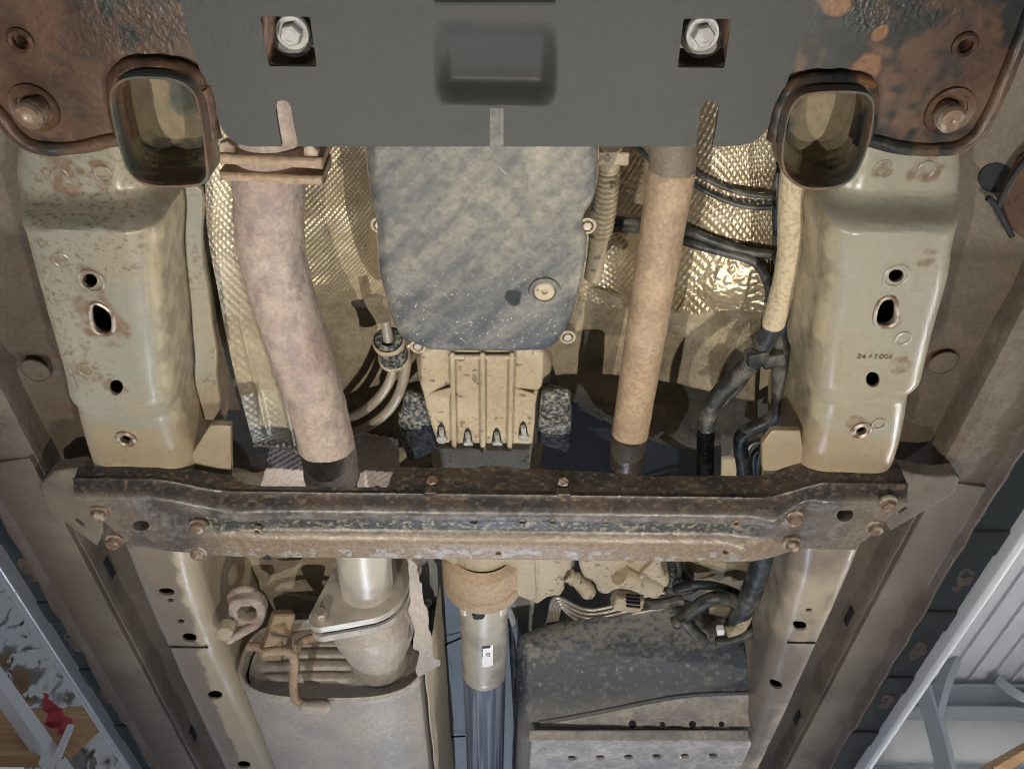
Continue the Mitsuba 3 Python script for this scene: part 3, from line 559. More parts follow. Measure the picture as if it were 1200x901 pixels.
# shield along the left pipe, with a rolled edge
def em2(s, t, u, v):
    a = emb(.6, .0013, .5)(s, t, u, v); top = np.clip((.55 - u) / .15, 0, 1)
    bead = .004 * np.exp(-((v - .38) / .05) ** 2) * np.clip((u - .55) * 12, 0, 1) * np.clip((.92 - u) * 12, 0, 1)
    lip = .006 * np.exp(-((v - .93) / .05) ** 2)
    row = .003 * np.exp(-((u - .955) / .015) ** 2) * (.5 + .5 * np.sin(v * 50))
    return a * (.5 + .5 * top) + bead + lip + row
add('pipe_heat_shield', patch([[(244, 140, .72), (258, 140, .722), (280, 140, .72)], [(241, 205, .725), (258, 205, .727), (281, 205, .725)], [(243, 270, .73), (262, 270, .732), (285, 270, .73)], [(256, 345, .738), (278, 340, .74), (303, 335, .735)],
                               [(272, 425, .745), (300, 420, .748), (326, 415, .745)], [(290, 495, .752), (316, 490, .755), (344, 490, .752)], [(296, 522, .754), (322, 526, .757), (352, 528, .754)]], .0015, em2), 'm_foil_dusty', True,
    label='long dusty golden heat shield strip beside the left frame rail', cat='heat shield')
add('lower_heat_shield', patch([[(286, 500, .80), (350, 500, .80), (410, 505, .80), (466, 515, .79)], [(286, 545, .81), (350, 545, .81), (410, 545, .81), (468, 548, .80)], [(286, 600, .82), (350, 600, .82), (410, 600, .82), (470, 600, .81)]], .0015, emb(.75, .0022, .2, .009)), 'm_foil_pink', True,
    label='ribbed grey pink heat shield just in front of the crossmember on the left', cat='heat shield')
sof = lambda a: (lambda s, t, u, v: a * (meshkit.fbm(np.stack([s * 9, t * 9, s * 0], -1), 3, 6) - .5))
add('insulation_mat', patch([[(340, 335, .80), (420, 335, .83), (500, 335, .86)], [(360, 400, .81), (430, 400, .85), (500, 400, .89)], [(395, 470, .83), (440, 480, .86), (500, 480, .90)], [(400, 540, .84), (450, 545, .88), (520, 545, .92)]], .005, sof(.02), .006), 'm_felt', True,
    label='brown felt insulation mat left of the gearbox beside the rubber bush', cat='insulation mat')
add('insulation_mat', patch([[(650, 335, .89), (720, 345, .885), (790, 352, .865), (850, 352, .835), (902, 352, .80)], [(642, 400, .90), (715, 400, .90), (790, 400, .88), (850, 400, .85), (890, 400, .82)],
                             [(655, 450, .91), (700, 465, .91), (770, 475, .89), (830, 475, .86), (885, 450, .83)], [(668, 478, .93), (708, 484, .92), (770, 520, .89), (830, 525, .87), (885, 515, .84)]], .005, sof(.028), .006), 'm_felt', True,
    label='brown felt insulation mat right of the gearbox behind the straight shaft', cat='insulation mat')
add('rear_tunnel_panel', rough(plate([(470, 470), (760, 470), (960, 500), (960, 620), (760, 640), (470, 640)], .955, .01, .002), .03, .004, 14), 'm_dark', label='dark tunnel wall above the crossmember', cat='panel')
add('rail_gap_panel', rough(plate([(225, 140), (300, 140), (300, 360), (320, 570), (262, 570)], .80, .006, .002), .02, .002, 20), 'm_body', label='narrow brown panel between the left frame rail and the golden shield strip', cat='panel')
add('inner_wall_panel', rough(plate([(845, 415), (935, 375), (960, 640), (845, 640)], .855, .006, .002), .02, .004, 16), 'm_tan', label='tan inner panel behind the black hoses left of the right frame rail', cat='panel')

# ------------------------------------------------------------------ left exhaust pipe with its clamp flange
k = add('exhaust_pipe', rough(ptube([(325, 60, .70), (316, 170, .715), (315, 240, .722), (317, 285, .722), (328, 335, .72), (344, 385, .716), (363, 445, .713), (380, 510, .711), (390, 560, .710)], .0345, 60, 40), .005, .0018, 60), 'm_pipe', True, label='thick dusty pinkish exhaust pipe curving down the left side', cat='exhaust pipe')
add(k + '__slip_joint', ptube([(386, 545, .711), (391, 566, .712), (395, 590, .714)], .0295, 16, 32), 'm_rust')
for i, (y_, zz, hh) in enumerate(((193, .672, 15), (212, .676, 13))):
    q = [(256, y_ - hh + 4), (377, y_ - hh + 9), (378, y_ + 7), (256, y_ + 1)]
    add(k + '__clamp_flange', rough(plate(q, zz, .05, .004, ch=0), .007, .0006, 60, i), 'm_shaft')
add(k + '__clamp_flange', rough(plate([(258, 176), (280, 172), (300, 182), (345, 186), (376, 172), (376, 184), (300, 190), (258, 188)], .69, .04, .003), .007, .001, 60), 'm_boltrust')
for q in ((268, 172), (366, 176)): bolt(k, P(*q, .684), .008, .006)

# ------------------------------------------------------------------ oil pan and gearbox
pan = [(430, 60), (430, 165), (432, 195), (437, 235), (441, 252), (444, 272), (446, 315), (452, 345), (459, 370), (468, 392), (476, 399), (487, 403), (497, 407), (510, 412), (638, 412), (650, 404), (661, 388), (669, 370), (678, 340), (684, 300), (686, 275), (680, 264), (682, 254), (692, 240), (697, 215), (698, 165), (698, 60)]
pan = [((a - 566) * 1.03 + 566, b if b < 200 else (b - 290) * 1.02 + 292) for a, b in pan]
m = rough(slab(chaikin(px2(pan, .66), 2), .66, .05, .012, (), 6), .006, .0011, 22, 2)
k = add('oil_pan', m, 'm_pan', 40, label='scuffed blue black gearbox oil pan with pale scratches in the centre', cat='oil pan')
lipo = chaikin(px2(pan, .675), 2); c = lipo.mean(0); 
add(k + '__flange', slab(c + (lipo - c) * 1.018, .692, .006, .001), 'm_cast')
add(k + '__flange_gasket', slab(c + (lipo - c) * 1.012, .699, .03, .001), 'm_dark')
dp = P(638, 341, .6590)
add(k + '__drain_boss', put(lathe([(.0165, -.004), (.0155, .002), (.0115, .0024), (.0105, .0)], 30), dp), 'm_pan')
add(k + '__drain_plug', put(lathe([(.0105, -.003), (.0103, .001), (.009, .002), (.003, .002), (.0025, -.001), (0, -.001)], 24), dp), 'm_cast')
for q in ((445, 262), (688, 263), (665, 393), (490, 404)):
    e = put(lathe([(.0085, -.012), (.0085, .0035), (.0065, .0045), (.0055, .003)], 24), P(*q, .672)); kb = add(k + '__bolt_ear', e, 'm_cast')
    add(kb + '__bolt', put(hexhead(.0048, .0045), P(*q, .671)), 'm_steel', 20)
k = 'gearbox_housing'
hs = [(493, 400), (638, 400), (638, 452), (629, 462), (625, 520), (620, 560), (520, 560), (512, 520), (500, 488), (497, 468), (491, 450)]
add(k, rough(plate(hs, .715, .16, .006), .01, .001, 30), 'm_cast', 40, label='tan dusty ribbed aluminium gearbox housing below the oil pan', cat='gearbox')
for a in ((530, 415, 532, 524), (565.5, 415, 566, 528), (600, 415, 597, 524)):
    m = UM(hull([P(a[0], a[1], .708), P(a[2], a[3], .708), P(a[0], a[1], .725), P(a[2], a[3], .725)], .0032)); add(k + '__rib', m, 'm_cast')
add(k + '__top_web', UM(hull([P(528, 418, .709), P(602, 418, .709), P(528, 418, .722), P(602, 418, .722)], .003)), 'm_cast')
for q in (((503, 462), (528, 455), (528, 462)), ((603, 455), (627, 463), (603, 463))):
    m = UM(hull([P(q[0][0], q[0][1], .716), P(q[1][0], q[1][1], .706), P(q[2][0], q[2][1], .716)], .002)); add(k + '__gusset', m, 'm_cast')
for q in ((548, 420), (584, 421)): add(k + '__cast_boss', put(lathe([(.007, -.003), (.006, .002), (.003, .003), (0, .003)], 20), P(*q, .715)), 'm_cast')
for q in ((517, 508), (548, 514), (582, 514), (613, 506)):
    m = slab(chaikin(px2([(q[0] - 6, q[1] + 6), (q[0] - 4, q[1] - 8), (q[0], q[1] - 14), (q[0] + 4, q[1] - 8), (q[0] + 6, q[1] + 6)], .7145), 1), .7135, .004, 0); add(k + '__bolt_recess', m, 'm_dark')
    a = P(q[0], q[1] - 6, .709); b = P(q[0] + 1, q[1] + 3, .711)
    kb = add(k + '__bolt', cat(tube([a, b], .0032, 4, 12, smooth=False), put(lathe([(.0062, -.004), (.0062, .003), (.004, .0035), (0, .0035)], 18), P(q[0] + 1, q[1] + 6, .712))), 'm_zinc')
m = rough(plate([(522, 512), (622, 512), (622, 620), (522, 620)], .735, .14, .006), .02, .001, 20); add(k + '__rear_case', m, 'm_cast')
add(k + '__bell_side', UM(hull([P(515, 420, .79), P(620, 420, .79), P(530, 540, .80), P(610, 540, .80)], .03)), 'm_cast')
# black gearbox mounts
m = rough(UM(hull([P(482, 465, .76), P(496, 470, .76), P(474, 495, .77), P(508, 520, .77), P(484, 533, .775)], .009)), .006, .003, 60, 1); add('gearbox_mount', m, 'm_lump', True, label='black dusty gearbox mount left of the ribbed housing', cat='mount')
m = rough(UM(hull([P(640, 462, .74), P(662, 462, .74), P(637, 515, .75), P(661, 522, .75), P(640, 455, .78), P(662, 500, .79)], .008)), .006, .003, 60, 2); add('gearbox_mount', m, 'm_lump', True, label='black dusty gearbox mount right of the ribbed housing', cat='mount')
# rubber bush with stud, and coolant pipes
a, b = P(455, 398, .735), P(461, 434, .735); ax_ = b - a; ln = np.linalg.norm(ax_)
k = add('rubber_bush', put(lathe([(0, .004), (.009, .004), (.009, 0), (.0165, .002), (.0185, .006), (.0165, .009), (.0175, ln - .004), (.0185, ln - .002), (.0165, ln + .002), (0, ln)], 36), a, ax_ + [0, .012, .025]), 'm_lump', 40, label='black rubber bush with a steel stud left of the oil pan', cat='bush')
add(k + '__flange_ring', put(lathe([(.0172, .0), (.0192, .003), (.0192, .006), (.0172, .008)], 36), a, ax_ + [0, .012, .025]), 'm_cast')
add(k + '__flange_ring', put(lathe([(.0172, ln - .005), (.0192, ln - .003), (.0192, ln), (.0172, ln + .002)], 36), a, ax_ + [0, .012, .025]), 'm_cast')
add(k + '__stud', tube([P(455, 398, .73), P(451, 374, .722)], .0058, 4, 14, smooth=False), 'm_steel')
for i, q in enumerate(([(478, 400, .77), (474, 440, .765), (462, 472, .765), (440, 494, .77), (408, 508, .78)], [(462, 425, .78), (455, 450, .775), (440, 470, .775), (420, 485, .78), (395, 495, .79)])):
    add('coolant_pipe', ptube(q, .0063, 40, 16), 'm_steel', True, label=('lower' if i == 0 else 'upper') + ' of the two curved steel pipes below the rubber bush', cat='pipe', group=None)
# ------------------------------------------------------------------ straight front shaft
k = add('front_drive_shaft', rough(ptube([(788, 196, .735), (735, 528, .742)], .0233, 30, 40, smooth=False), .006, .0005, 60), 'm_shaft', True, label='straight tan drive shaft running down the right of the oil pan', cat='drive shaft')
add(k + '__front_sleeve', ptube([(787, 120, .728), (788, 198, .7345)], .0226, 10, 36, smooth=False), 'm_body')
add(k + '__rear_joint', tube([P(735, 525, .742), P(734, 545, .744), P(733, 553, .746), P(732, 565, .75)], .0235, 14, 30, rfun=lambda s: np.interp(s, [0, .03, .04, .1], [.0232, .0225, .016, .014])), 'm_boltrust')
# ------------------------------------------------------------------ hoses and conduits
def corr(r, p, d=.0018): return lambda s: r + d * np.sin(s / p * 2 * np.pi)
k = add('corrugated_hose', ptube([(712, 195, .76), (709, 235, .762), (703, 275, .765)], .0125, 130, 24, rfun=corr(.0118, .0062)), 'm_cast', 60, label='tan corrugated hose right of the oil pan', cat='hose')
add(k + '__connector', cat(ptube([(716, 170, .752), (712, 198, .76)], .0118, 6, 20), rough(box(.035, .014, .016, .002), .006, .001, 60).apply_transform(frame_to(P(716, 183, .75), [0, 0, -1])) ), 'm_cast')
add(k + '__lower_sleeve', ptube([(703, 272, .765), (699, 300, .77), (695, 325, .775)], .0105, 10, 20), 'm_cast')
H = [('rubber_hose', [(745, 140, .80), (785, 180, .82), (812, 200, .808), (850, 220, .795), (908, 230, .776)], .0031, 'uppermost of the thin black hoses crossing the embossed shield'),
     ('rubber_hose', [(745, 170, .80), (785, 203, .82), (812, 216, .808), (850, 235, .795), (908, 242, .776)], .0031, 'second from the top of the thin black hoses crossing the embossed shield'),
     ('rubber_hose', [(690, 255, .86), (780, 264, .82), (805, 270, .806), (840, 284, .794), (908, 298, .774)], .0052, 'thick black hose across the middle of the embossed shield'),
     ('rubber_hose', [(690, 268, .86), (780, 274, .82), (810, 285, .804), (862, 299, .784), (885, 308, .776), (898, 326, .772), (903, 350, .772)], .0056, 'thick black hose bending down along the crumpled shield corner')]
for key, q, r, lb in H: add(key, ptube(q, r, 50, 14), 'm_black', True, label=lb, cat='hose')
k = add('wrapped_pipe', rough(ptube([(940, 150, .70), (931, 200, .705), (927, 250, .71), (925, 300, .715), (916, 345, .72), (906, 380, .725)], .0128, 60, 28), .005, .0008, 140), 'm_wrap', True, label='tan foam wrapped pipe beside the right frame rail', cat='pipe')
add(k + '__taped_end', rough(ptube([(908, 372, .724), (901, 390, .728), (895, 403, .73)], .0118, 20, 24), .004, .0007, 170), 'm_black')
k = add('corrugated_conduit', ptube([(893, 402, .735), (885, 420, .738), (868, 438, .742), (845, 460, .748), (831, 485, .754), (827, 510, .758), (826, 560, .764)], .0115, 420, 24, rfun=corr(.0108, .0052, .0011)), 'm_black', 60, label='black corrugated conduit snaking down left of the right frame rail', cat='conduit')
for q in ((887, 417, .728), (905, 420, .73)):
    b = rough(box(.026, .018, .018, .003), .006, .0012, 80); b.apply_transform(frame_to(P(*q), [.1, -.1, -1], .2)); add(k + '__clip', b, 'm_black')
HH = [([(922, 330, .735), (918, 390, .74), (914, 425, .745), (913, 470, .75), (903, 492, .753), (875, 505, .756), (868, 525, .76), (868, 570, .766)], .0098, 'm_black', 'thick black hose with two bends next to the corrugated conduit'),
      ([(940, 300, .745), (936, 380, .75), (932, 432, .752), (931, 470, .755), (926, 505, .757), (910, 515, .758), (885, 517, .76), (876, 530, .762), (876, 570, .766)], .0042, 'm_steel', 'outer of the thin metal lines bending around the black hose'),
      ([(946, 300, .75), (943, 380, .755), (939, 432, .757), (937, 480, .76), (931, 515, .762), (915, 523, .763), (890, 526, .765), (883, 540, .766), (882, 570, .77)], .0042, 'm_black', 'black thin line closest to the right frame rail'),
      ([(930, 300, .75), (927, 400, .755), (924, 440, .757), (922, 475, .76), (905, 500, .762), (890, 535, .765), (890, 570, .77)], .0055, 'm_black', 'black hose half hidden between the thick hose and the metal lines'),
      ([(912, 200, .79), (911, 300, .79), (905, 375, .79), (893, 398, .775), (880, 430, .775), (842, 475, .785)], .005, 'm_black', 'dark cable running behind the wrapped pipe')]
for q, r, b, lb in HH: add('rubber_hose' if b == 'm_black' else 'brake_line', ptube(q, r, 90, 14), b, True, label=lb, cat='hose' if b == 'm_black' else 'brake line')
for q in ((935, 443, .742), (943, 447, .745)):
    b = box(.013, .016, .014, .002); b.apply_transform(frame_to(P(*q), [0, 0, -1])); add('line_clip', b, 'm_black', label='small black clip on the ' + ('left' if q[0] < 940 else 'right') + ' thin line beside the right frame rail', cat='clip')
b = slab(px2([(908, 140), (922, 140), (920, 330), (906, 360), (896, 380), (900, 300)], .80), .80, .02, .002); add('hose_channel', b, 'm_rust', label='narrow rusty brown strip between the embossed shield and the wrapped pipe', cat='bracket')
# ------------------------------------------------------------------ crossmember
kx = .911 / 930
xs = np.unique(np.r_[np.linspace(95, 1056, 420)]); X = (xs - 588) * kx
ztop = np.interp(xs, [95, 262, 287, 305, 452, 456, 465, 555, 563, 598, 604, 700, 775, 875, 1056], [.636, .645, .630, .6275, .6275, .653, .661, .660, .664, .664, .660, .657, .650, .653, .655])
endl, endr = np.clip((270 - xs) / 90, 0, 1), np.clip((xs - 895) / 70, 0, 1); sm2 = lambda t: t * t * (3 - 2 * t)
e = sm2(np.maximum(endl, endr)); el_, er_ = sm2(endl), sm2(endr)
yc = .702 - .019 * el_ - .026 * er_
fl2 = 1 - sm2(np.maximum(np.clip((300 - xs) / 60, 0, 1), np.clip((xs - 850) / 60, 0, 1)))
yb = np.interp(xs, [95, 150, 190, 260, 300, 840, 900, 950, 975, 1056], [.768, .774, .782, .790, .790, .790, .788, .772, .759, .753])
G = []
for i in range(len(xs)):
    c, f = yc[i], fl2[i]; z0 = .600
    dip = .010 * (1 - e[i]) * (.55 + .45 * f)
    r = c - .010
    prof = [(r - .002, ztop[i]), (r - .001, (ztop[i] + .620) / 2), (r, .622), (r - .002, .6185), (r + .001, .6165), (c - .003, .606), (c, .6015), (c + .004, z0), (c + .013, z0), (c + .017, z0 + .003),
            (.722 + (c - .702) * .3, z0 + dip), (.734, z0 + dip * 1.05), (.744, z0 + dip), (.750, z0 + dip * .4), (.756, z0 + .0005), (.766 - .006 * e[i], z0), (yb[i] - .003, z0 + .0005), (yb[i], z0 + .003), (yb[i] + .001, .645), (yb[i] - .02, ztop[i] + .002)]
    if prof[-2][1] > ztop[i]: prof[-2] = (yb[i] + .001, min(.645, ztop[i]))
    G.append([(X[i], y, z) for y, z in prof])
G = np.array(G)
bm = lambda cx, cy, sx, sy, a: a * np.exp(-((xs[:, None] - cx) / sx) ** 2 - ((G[:, :, 1] - cy) / sy) ** 2)
und = G[:, :, 2] < .618
G[:, :, 2] += und * (bm(285, .722, 22, .014, -.006) + bm(910, .712, 16, .014, -.008) + bm(945, .70, 14, .03, .007) + bm(885, .765, 18, .012, -.007) + bm(945, .76, 16, .02, .005) + bm(232, .73, 16, .01, .006))
dy = G[:, :, 1] - .68
G[:, :, 0] += np.clip((130 - xs) / 35, 0, 1)[:, None] * .5 * dy - np.clip((xs - 1025) / 30, 0, 1)[:, None] * .42 * dy
m = grid(G, True); n = G.shape[1]; ee = (len(G) - 1) * n; i = np.arange(1, n - 1)
m = TM(m.vertices, np.vstack([m.faces, np.c_[i * 0, i + 1, i], np.c_[ee + i * 0, ee + i, ee + i + 1]]))
mf = MF(m)
if mf.volume() < 0: m.invert(); mf = MF(m)
if mf.volume() == 0: m.fix_normals(); mf = MF(m)
zb = .600
CH = [(165, 616, 10, 6, 0), (584, 614, 3.6, 2.6, 0), (584, 648.5, 3.6, 2.2, 0), (313, 653, 3.6, 2.2, 0), (850, 646, 3.6, 2.2, 0), (991, 605, 10, 6.5, -.15), (301, 622, 2.6, 1.8, 0), (863, 613, 2.8, 2, 0)]
inner = UM(mf); 
for cx, cy, a, b, g in CH: mf = mf - prism(ell(cx, cy, a, b, zb, 18, g), .55, .632)
for cx, cy, a, b, g in CH: pass
mf = mf - prism(ell(165, 616, 10, 6, zb, 18, 0), .55, .634)
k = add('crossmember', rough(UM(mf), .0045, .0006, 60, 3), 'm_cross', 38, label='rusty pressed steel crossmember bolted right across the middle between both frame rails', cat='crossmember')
for cx, cy, a, b, g in CH:
    c = P(cx, cy, .6005 + (.022 if a > 8 else .014)); add(k + '__hole_back', put(lathe([(.012 if a > 8 else .006, 0), (0, .0002)], 16), c), 'm_dark')
for cx, cy in ((301, 622), (863, 613)): add(k + '__drain_rim', put(ringm(.0052, .0015, .0026), P(cx, cy, .600)), 'm_boltrust')
for cx, cy, hx in ((116, 602, 1), (134, 634, 1), (931, 607, 1), (928, 637, 1), (1041, 590, 1), (1025, 618, 1), (232, 617, 0), (232, 648, 0)):
    kb = bolt(k, P(cx, cy, .599), .0082 if hx else .0088, .0075, .0105, 'm_boltrust', spin=cx * .7, hexagon=bool(hx))
for cx, cy in ((507, 571), (659, 575)):
    pos = P(cx, cy, .636); pos[1] = .6905
    kb = bolt(k, pos, .0066, .008, .0, 'm_boltrust', axis=(0, -1, -.25), name='front_bolt')
    b = box(.016, .008, .012, .002); b.apply_translation(pos + [0, -.001, -.014]); add(k + '__weld_nut', b, 'm_cross')
for cx in (555, 612, 648, 710): add(k + '__spot_weld', put(ringm(.0055, .001, .004), P(cx, 611, .600)), 'm_cross')

# ------------------------------------------------------------------ behind the crossmember: transfer case, motor, drive shaft
k = 'transfer_case'
tc = [(505, 620), (505, 652), (520, 657), (550, 681), (590, 694), (622, 707), (631, 710), (636, 706), (645, 700), (661, 700), (663, 672), (672, 668), (672, 620)]
m = rough(plate(tc, .69, .12, .008), .012, .0014, 26, 3); add(k, m, 'm_cast', 40, label='smooth tan transfer case peeking out behind the crossmember', cat='transfer case')
add(k + '__seam_rib', UM(hull([P(553, 640, .687), P(555, 672, .687), P(553, 640, .70)], .002)), 'm_cast')
add(k + '__seam_rib', UM(hull([P(628, 640, .687), P(630, 704, .687), P(628, 640, .70)], .002)), 'm_cast')
add(k + '__neck', tube([np.array([-.028, .86, .73]), np.array([-.028, .955, .73])], .052, 6, 40, smooth=False), 'm_cast')
yo = lathe([(.048, -.03), (.059, -.02), (.0605, .018), (.0585, .024), (.057, .028), (.0605, .031), (.0605, .050), (.052, .060), (.036, .068), (.030, .080), (0, .080)], 48)
add(k + '__output_flange', put(yo, [-.026, .945, .722], (0, 1, 0)), 'm_shaft', label='tan ring shaped output flange')
k = 'shift_motor'
m = rough(plate([(676, 620), (782, 620), (776, 652), (776, 672), (786, 678), (784, 691), (766, 690), (764, 700), (740, 694), (722, 691), (715, 698), (700, 697), (697, 684), (678, 676)], .685, .07, .008, (), 2), .012, .0008, 30); add(k, m, 'm_cast', 40, label='tan shift motor with plug on the right end of the transfer case', cat='motor')
add(k + '__cover', plate([(694, 620), (738, 620), (738, 664), (694, 662)], .681, .02, .004), 'm_cast')
add(k + '__triangular_rib', plate([(747, 676), (775, 650), (778, 655), (752, 681)], .676, .02, .003), 'm_cast')
add(k + '__barrel', ptube([(726, 672, .68), (768, 688, .69)], .016, 8, 24, smooth=False), 'm_cast')
for q in ((687, 653), (739, 654)): bolt(k, P(*q, .681), .006, .004)
m = ptube([(664, 672, .70), (680, 682, .70), (690, 695, .705)], .0115, 14, 18, rfun=corr(.011, .012, .0018)); add(k + '__neck_hose', m, 'm_cast')
m = box(.045, .026, .026, .004); m.apply_transform(frame_to(P(735, 703, .70), [.1, -.2, -1], -.25)); kp = add(k + '__plug', m, 'm_cast')
for i in range(4):
    b = box(.022, .0022, .006, .0008); b.apply_transform(frame_to(P(742, 698 + i * 4, .684 + .001 * i), [.1, -.2, -1], -.25)); add(kp + '__slot', b, 'm_dark')
add(k + '__plug_wire', ptube([(756, 708, .70), (775, 707, .705), (800, 702, .71)], .008, 10, 12), 'm_black')
# rear drive shaft
ax0 = np.array([-.026, 1.0, .727])
k = add('rear_drive_shaft', tube([ax0 + [0, .0, 0], ax0 + [0, .262, 0]], .0375, 8, 48, smooth=False), 'm_propsteel', 40, label='pale steel drive shaft with a dark streaked tube running down the bottom centre', cat='drive shaft')
add(k + '__dark_tube', tube([ax0 + [0, .255, 0], ax0 + [0, 1.5, .02]], .0371, 12, 64, smooth=False), 'm_propdark', True)
add(k + '__rolled_shoulder', put(lathe([(.0368, -.012), (.0383, -.006), (.0383, .002), (.0368, .006)], 48), ax0 + [0, .255, 0], (0, 1, 0)), 'm_propsteel')
for dx in (-.026, .026):
    b = UM(hull([ax0 + [dx * 1.05, .018, -.012], ax0 + [dx * 1.05, .055, -.018], ax0 + [dx * .8, .02, .02]], .010)); add(k + '__yoke_arm', b, 'm_propsteel')
    add(k + '__joint_cap', tube([ax0 + [dx * 1.5, .028, -.02], ax0 + [dx * .9, .028, -.02]], .0088, 4, 18, smooth=False), 'm_steel')
add(k + '__joint_gap', UM(hull([ax0 + [-.016, .016, -.036], ax0 + [.004, .016, -.036], ax0 + [-.012, .05, -.034], ax0 + [.0, .05, -.034]], .0035)), 'm_dark')
g = np.linspace(-.02, .24, 10); lbq = []
def onshaft(ang, y, r=.0379): return ax0 + [r * math.sin(ang), y, -r * math.cos(ang)]
def wrap(a0, a1, y0_, y1_, r=.0379, t=.0004):
    u = np.linspace(a0, a1, 10); G = np.array([[onshaft(a, y_, r) for a in u] for y_ in (y0_, y1_)]); B = np.array([[onshaft(a, y_, r - t) for a in u] for y_ in (y0_, y1_)])
    return cat(grid(G), grid(B), grid(np.stack([rim(G), rim(B)]), True))
kl = add(k + '__sticker', wrap(-.05, .42, .125, .185), 'm_white')
add(kl + '__black_bar', wrap(-.05, .3, .124, .130, .0382), 'm_print'); add(kl + '__black_bar', wrap(-.05, -.02, .124, .155, .0382), 'm_print')
t = meshkit.text_mesh('0', .009, .0004); t.apply_transform(np.array([[1, 0, 0, 0], [0, -1, 0, 0], [0, 0, -1, 0], [0, 0, 0, 1.0]])); t.apply_translation(onshaft(.1, .152, .0383)); add(kl + '__print', t, 'm_print', False)
# tunnel panels behind the shaft
P4 = [('tunnel_wall', [(455, 640, .84), (540, 640, .86), (640, 640, .86)], [(480, 760, .84), (540, 760, .87), (625, 760, .86)], [(495, 920, .85), (540, 920, .88), (640, 920, .87)], 'bluish grey tunnel panel on both sides of the rear drive shaft')]
for key, r0, r1, r2, lb in P4:
    kt = add(key, patch([r0, r1, r2], .012, sof(.008), .002), 'm_panel', True, label=lb, cat='panel')
    for a, b in (((520, 756, .852), (545, 745, .862)), ((504, 865, .85), (545, 862, .87))): add(kt + '__seam', ptube([a, b], .002, 4, 8, smooth=False), 'm_dark')
add(kt + '__edge_rail', ptube([(592, 705, .82), (606, 745, .815), (613, 800, .81), (618, 900, .81)], .006, 20, 12), 'm_panel')
add(kt + '__edge_rail', ptube([(600, 725, .85), (602, 765, .845), (607, 860, .84), (610, 910, .84)], .008, 20, 12), 'm_black')
b = rough(UM(hull([P(497, 720, .82), P(506, 705, .82), P(512, 740, .84), P(500, 760, .84)], .012)), .01, .002, 60); add('tunnel_bracket', b, 'm_black', label='dark bracket in the gap between the foil strip and the tunnel panel', cat='bracket')
add('tunnel_bracket__hook', ptube([(493, 722, .80), (499, 712, .80), (504, 706, .80), (500, 703, .80)], .0035, 14, 10), 'm_panel')

# ------------------------------------------------------------------ exhaust: rear pipe, flange, muffler
k = add('rear_exhaust_pipe', rough(tube([[-.182, .800, .672], [-.185, .87, .668], [-.187, .95, .666]], .0365, 20, 44), .008, .0004, 60), 'm_propsteel', True, label='pale silver exhaust pipe coming from under the crossmember into a bolted flange', cat='exhaust pipe')
lob = np.array([-.054, -.052]); ctr = np.array([-.187, .668])
def flange(y0_, th):
    pts = [(ctr + lob, .017), (ctr - lob, .017), (ctr, .056)]
    q = m3.Manifold.batch_hull([m3.Manifold.cylinder(th, r_, r_, 36).rotate([-90, 0, 0]).translate([c_[0], y0_, c_[1]]) for c_, r_ in pts])
    return rough(UM(q), .008, .0006, 60)
add(k + '__flange', flange(.936, .012), 'm_propsteel', 30); add(k + '__flange', flange(.957, .013), 'm_muffler', 30)
add(k + '__gasket', flange(.945, .015).apply_transform(trimesh.transformations.scale_matrix(.93, [ctr[0], 0.952, ctr[1]])), 'm_dark')
for s_ in (1., -1.):
    c = ctr + lob * s_; bolt(k, [c[0], .936, c[1]], .0088, .012, .011, 'm_steel', (0, -1, 0)); 
dome = lathe([(.044, 0), (.053, .006), (.0615, .024), (.063, .045), (.060, .07), (.053, .10), (.046, .125), (.044, .17), (0, .17)], 44)
k = 'muffler'
mx, mz, hw, hh, my = -.257, .664, .141, .069, 1.120
th = np.linspace(0, 2 * np.pi, 96, endpoint=False); sx = np.sign(np.cos(th)) * np.abs(np.cos(th)) ** .62 ; sz = np.sign(np.sin(th)) * np.abs(np.sin(th)) ** .72
def ovl(y, f=1.0, dz=0): return np.stack([mx + hw * f * sx, np.full(96, y), mz + dz + (hh - hw * (1 - f)) * sz if f < 1 else mz + hh * f * sz], -1)
rows = [ovl(y, 1.0) for y in np.linspace(my + .02, 2.4, 50)]
G = np.stack([ovl(my + .022, .955), ovl(my, .96), ovl(my - .004, .985), ovl(my, 1.012), ovl(my + .012, 1.015), ovl(my + .018, 1.0)] + rows)
add(k, rough(grid(G, True), .014, .0008, 26, 5), 'm_muffler', 40, label='large oval dusty grey muffler at the bottom left', cat='muffler')
n_ = 60; uu = np.linspace(0, .965, n_)[:, None]
G = np.stack([np.stack([mx + hw * .958 * u_ * sx, np.full(96, my + .020), mz + (hh - hw * .042) * u_ * sz], -1) for u_ in uu.ravel()])
d = np.zeros(G.shape[:2])
for zz in (.630, .650, .670, .690): d += .005 * np.exp(-((G[..., 2] - zz) / .0038) ** 2) * sm(-.375, -.357, G[..., 0]) * sm(-.215, -.242, G[..., 0])
d -= .012 * np.clip(1 - ((G[..., 0] - mx) / hw) ** 2 - ((G[..., 2] - mz) / hh) ** 2, 0, 1)
G[..., 1] += d
add(k + '__end_plate', grid(G, True), 'm_muffler', True)
kd = add(k + '__inlet_cone', rough(put(dome, [ctr[0], .970, ctr[1]], (0, 1, .0)), .008, .001, 40), 'm_muffler', True)
add(kd + '__drain_hole', put(lathe([(.004, .0), (0, .0006)], 14), P(429, 779, .612), (0, 0, -1)), 'm_dark')
sq = lambda q, b: add(q, b, 'm_shaft')
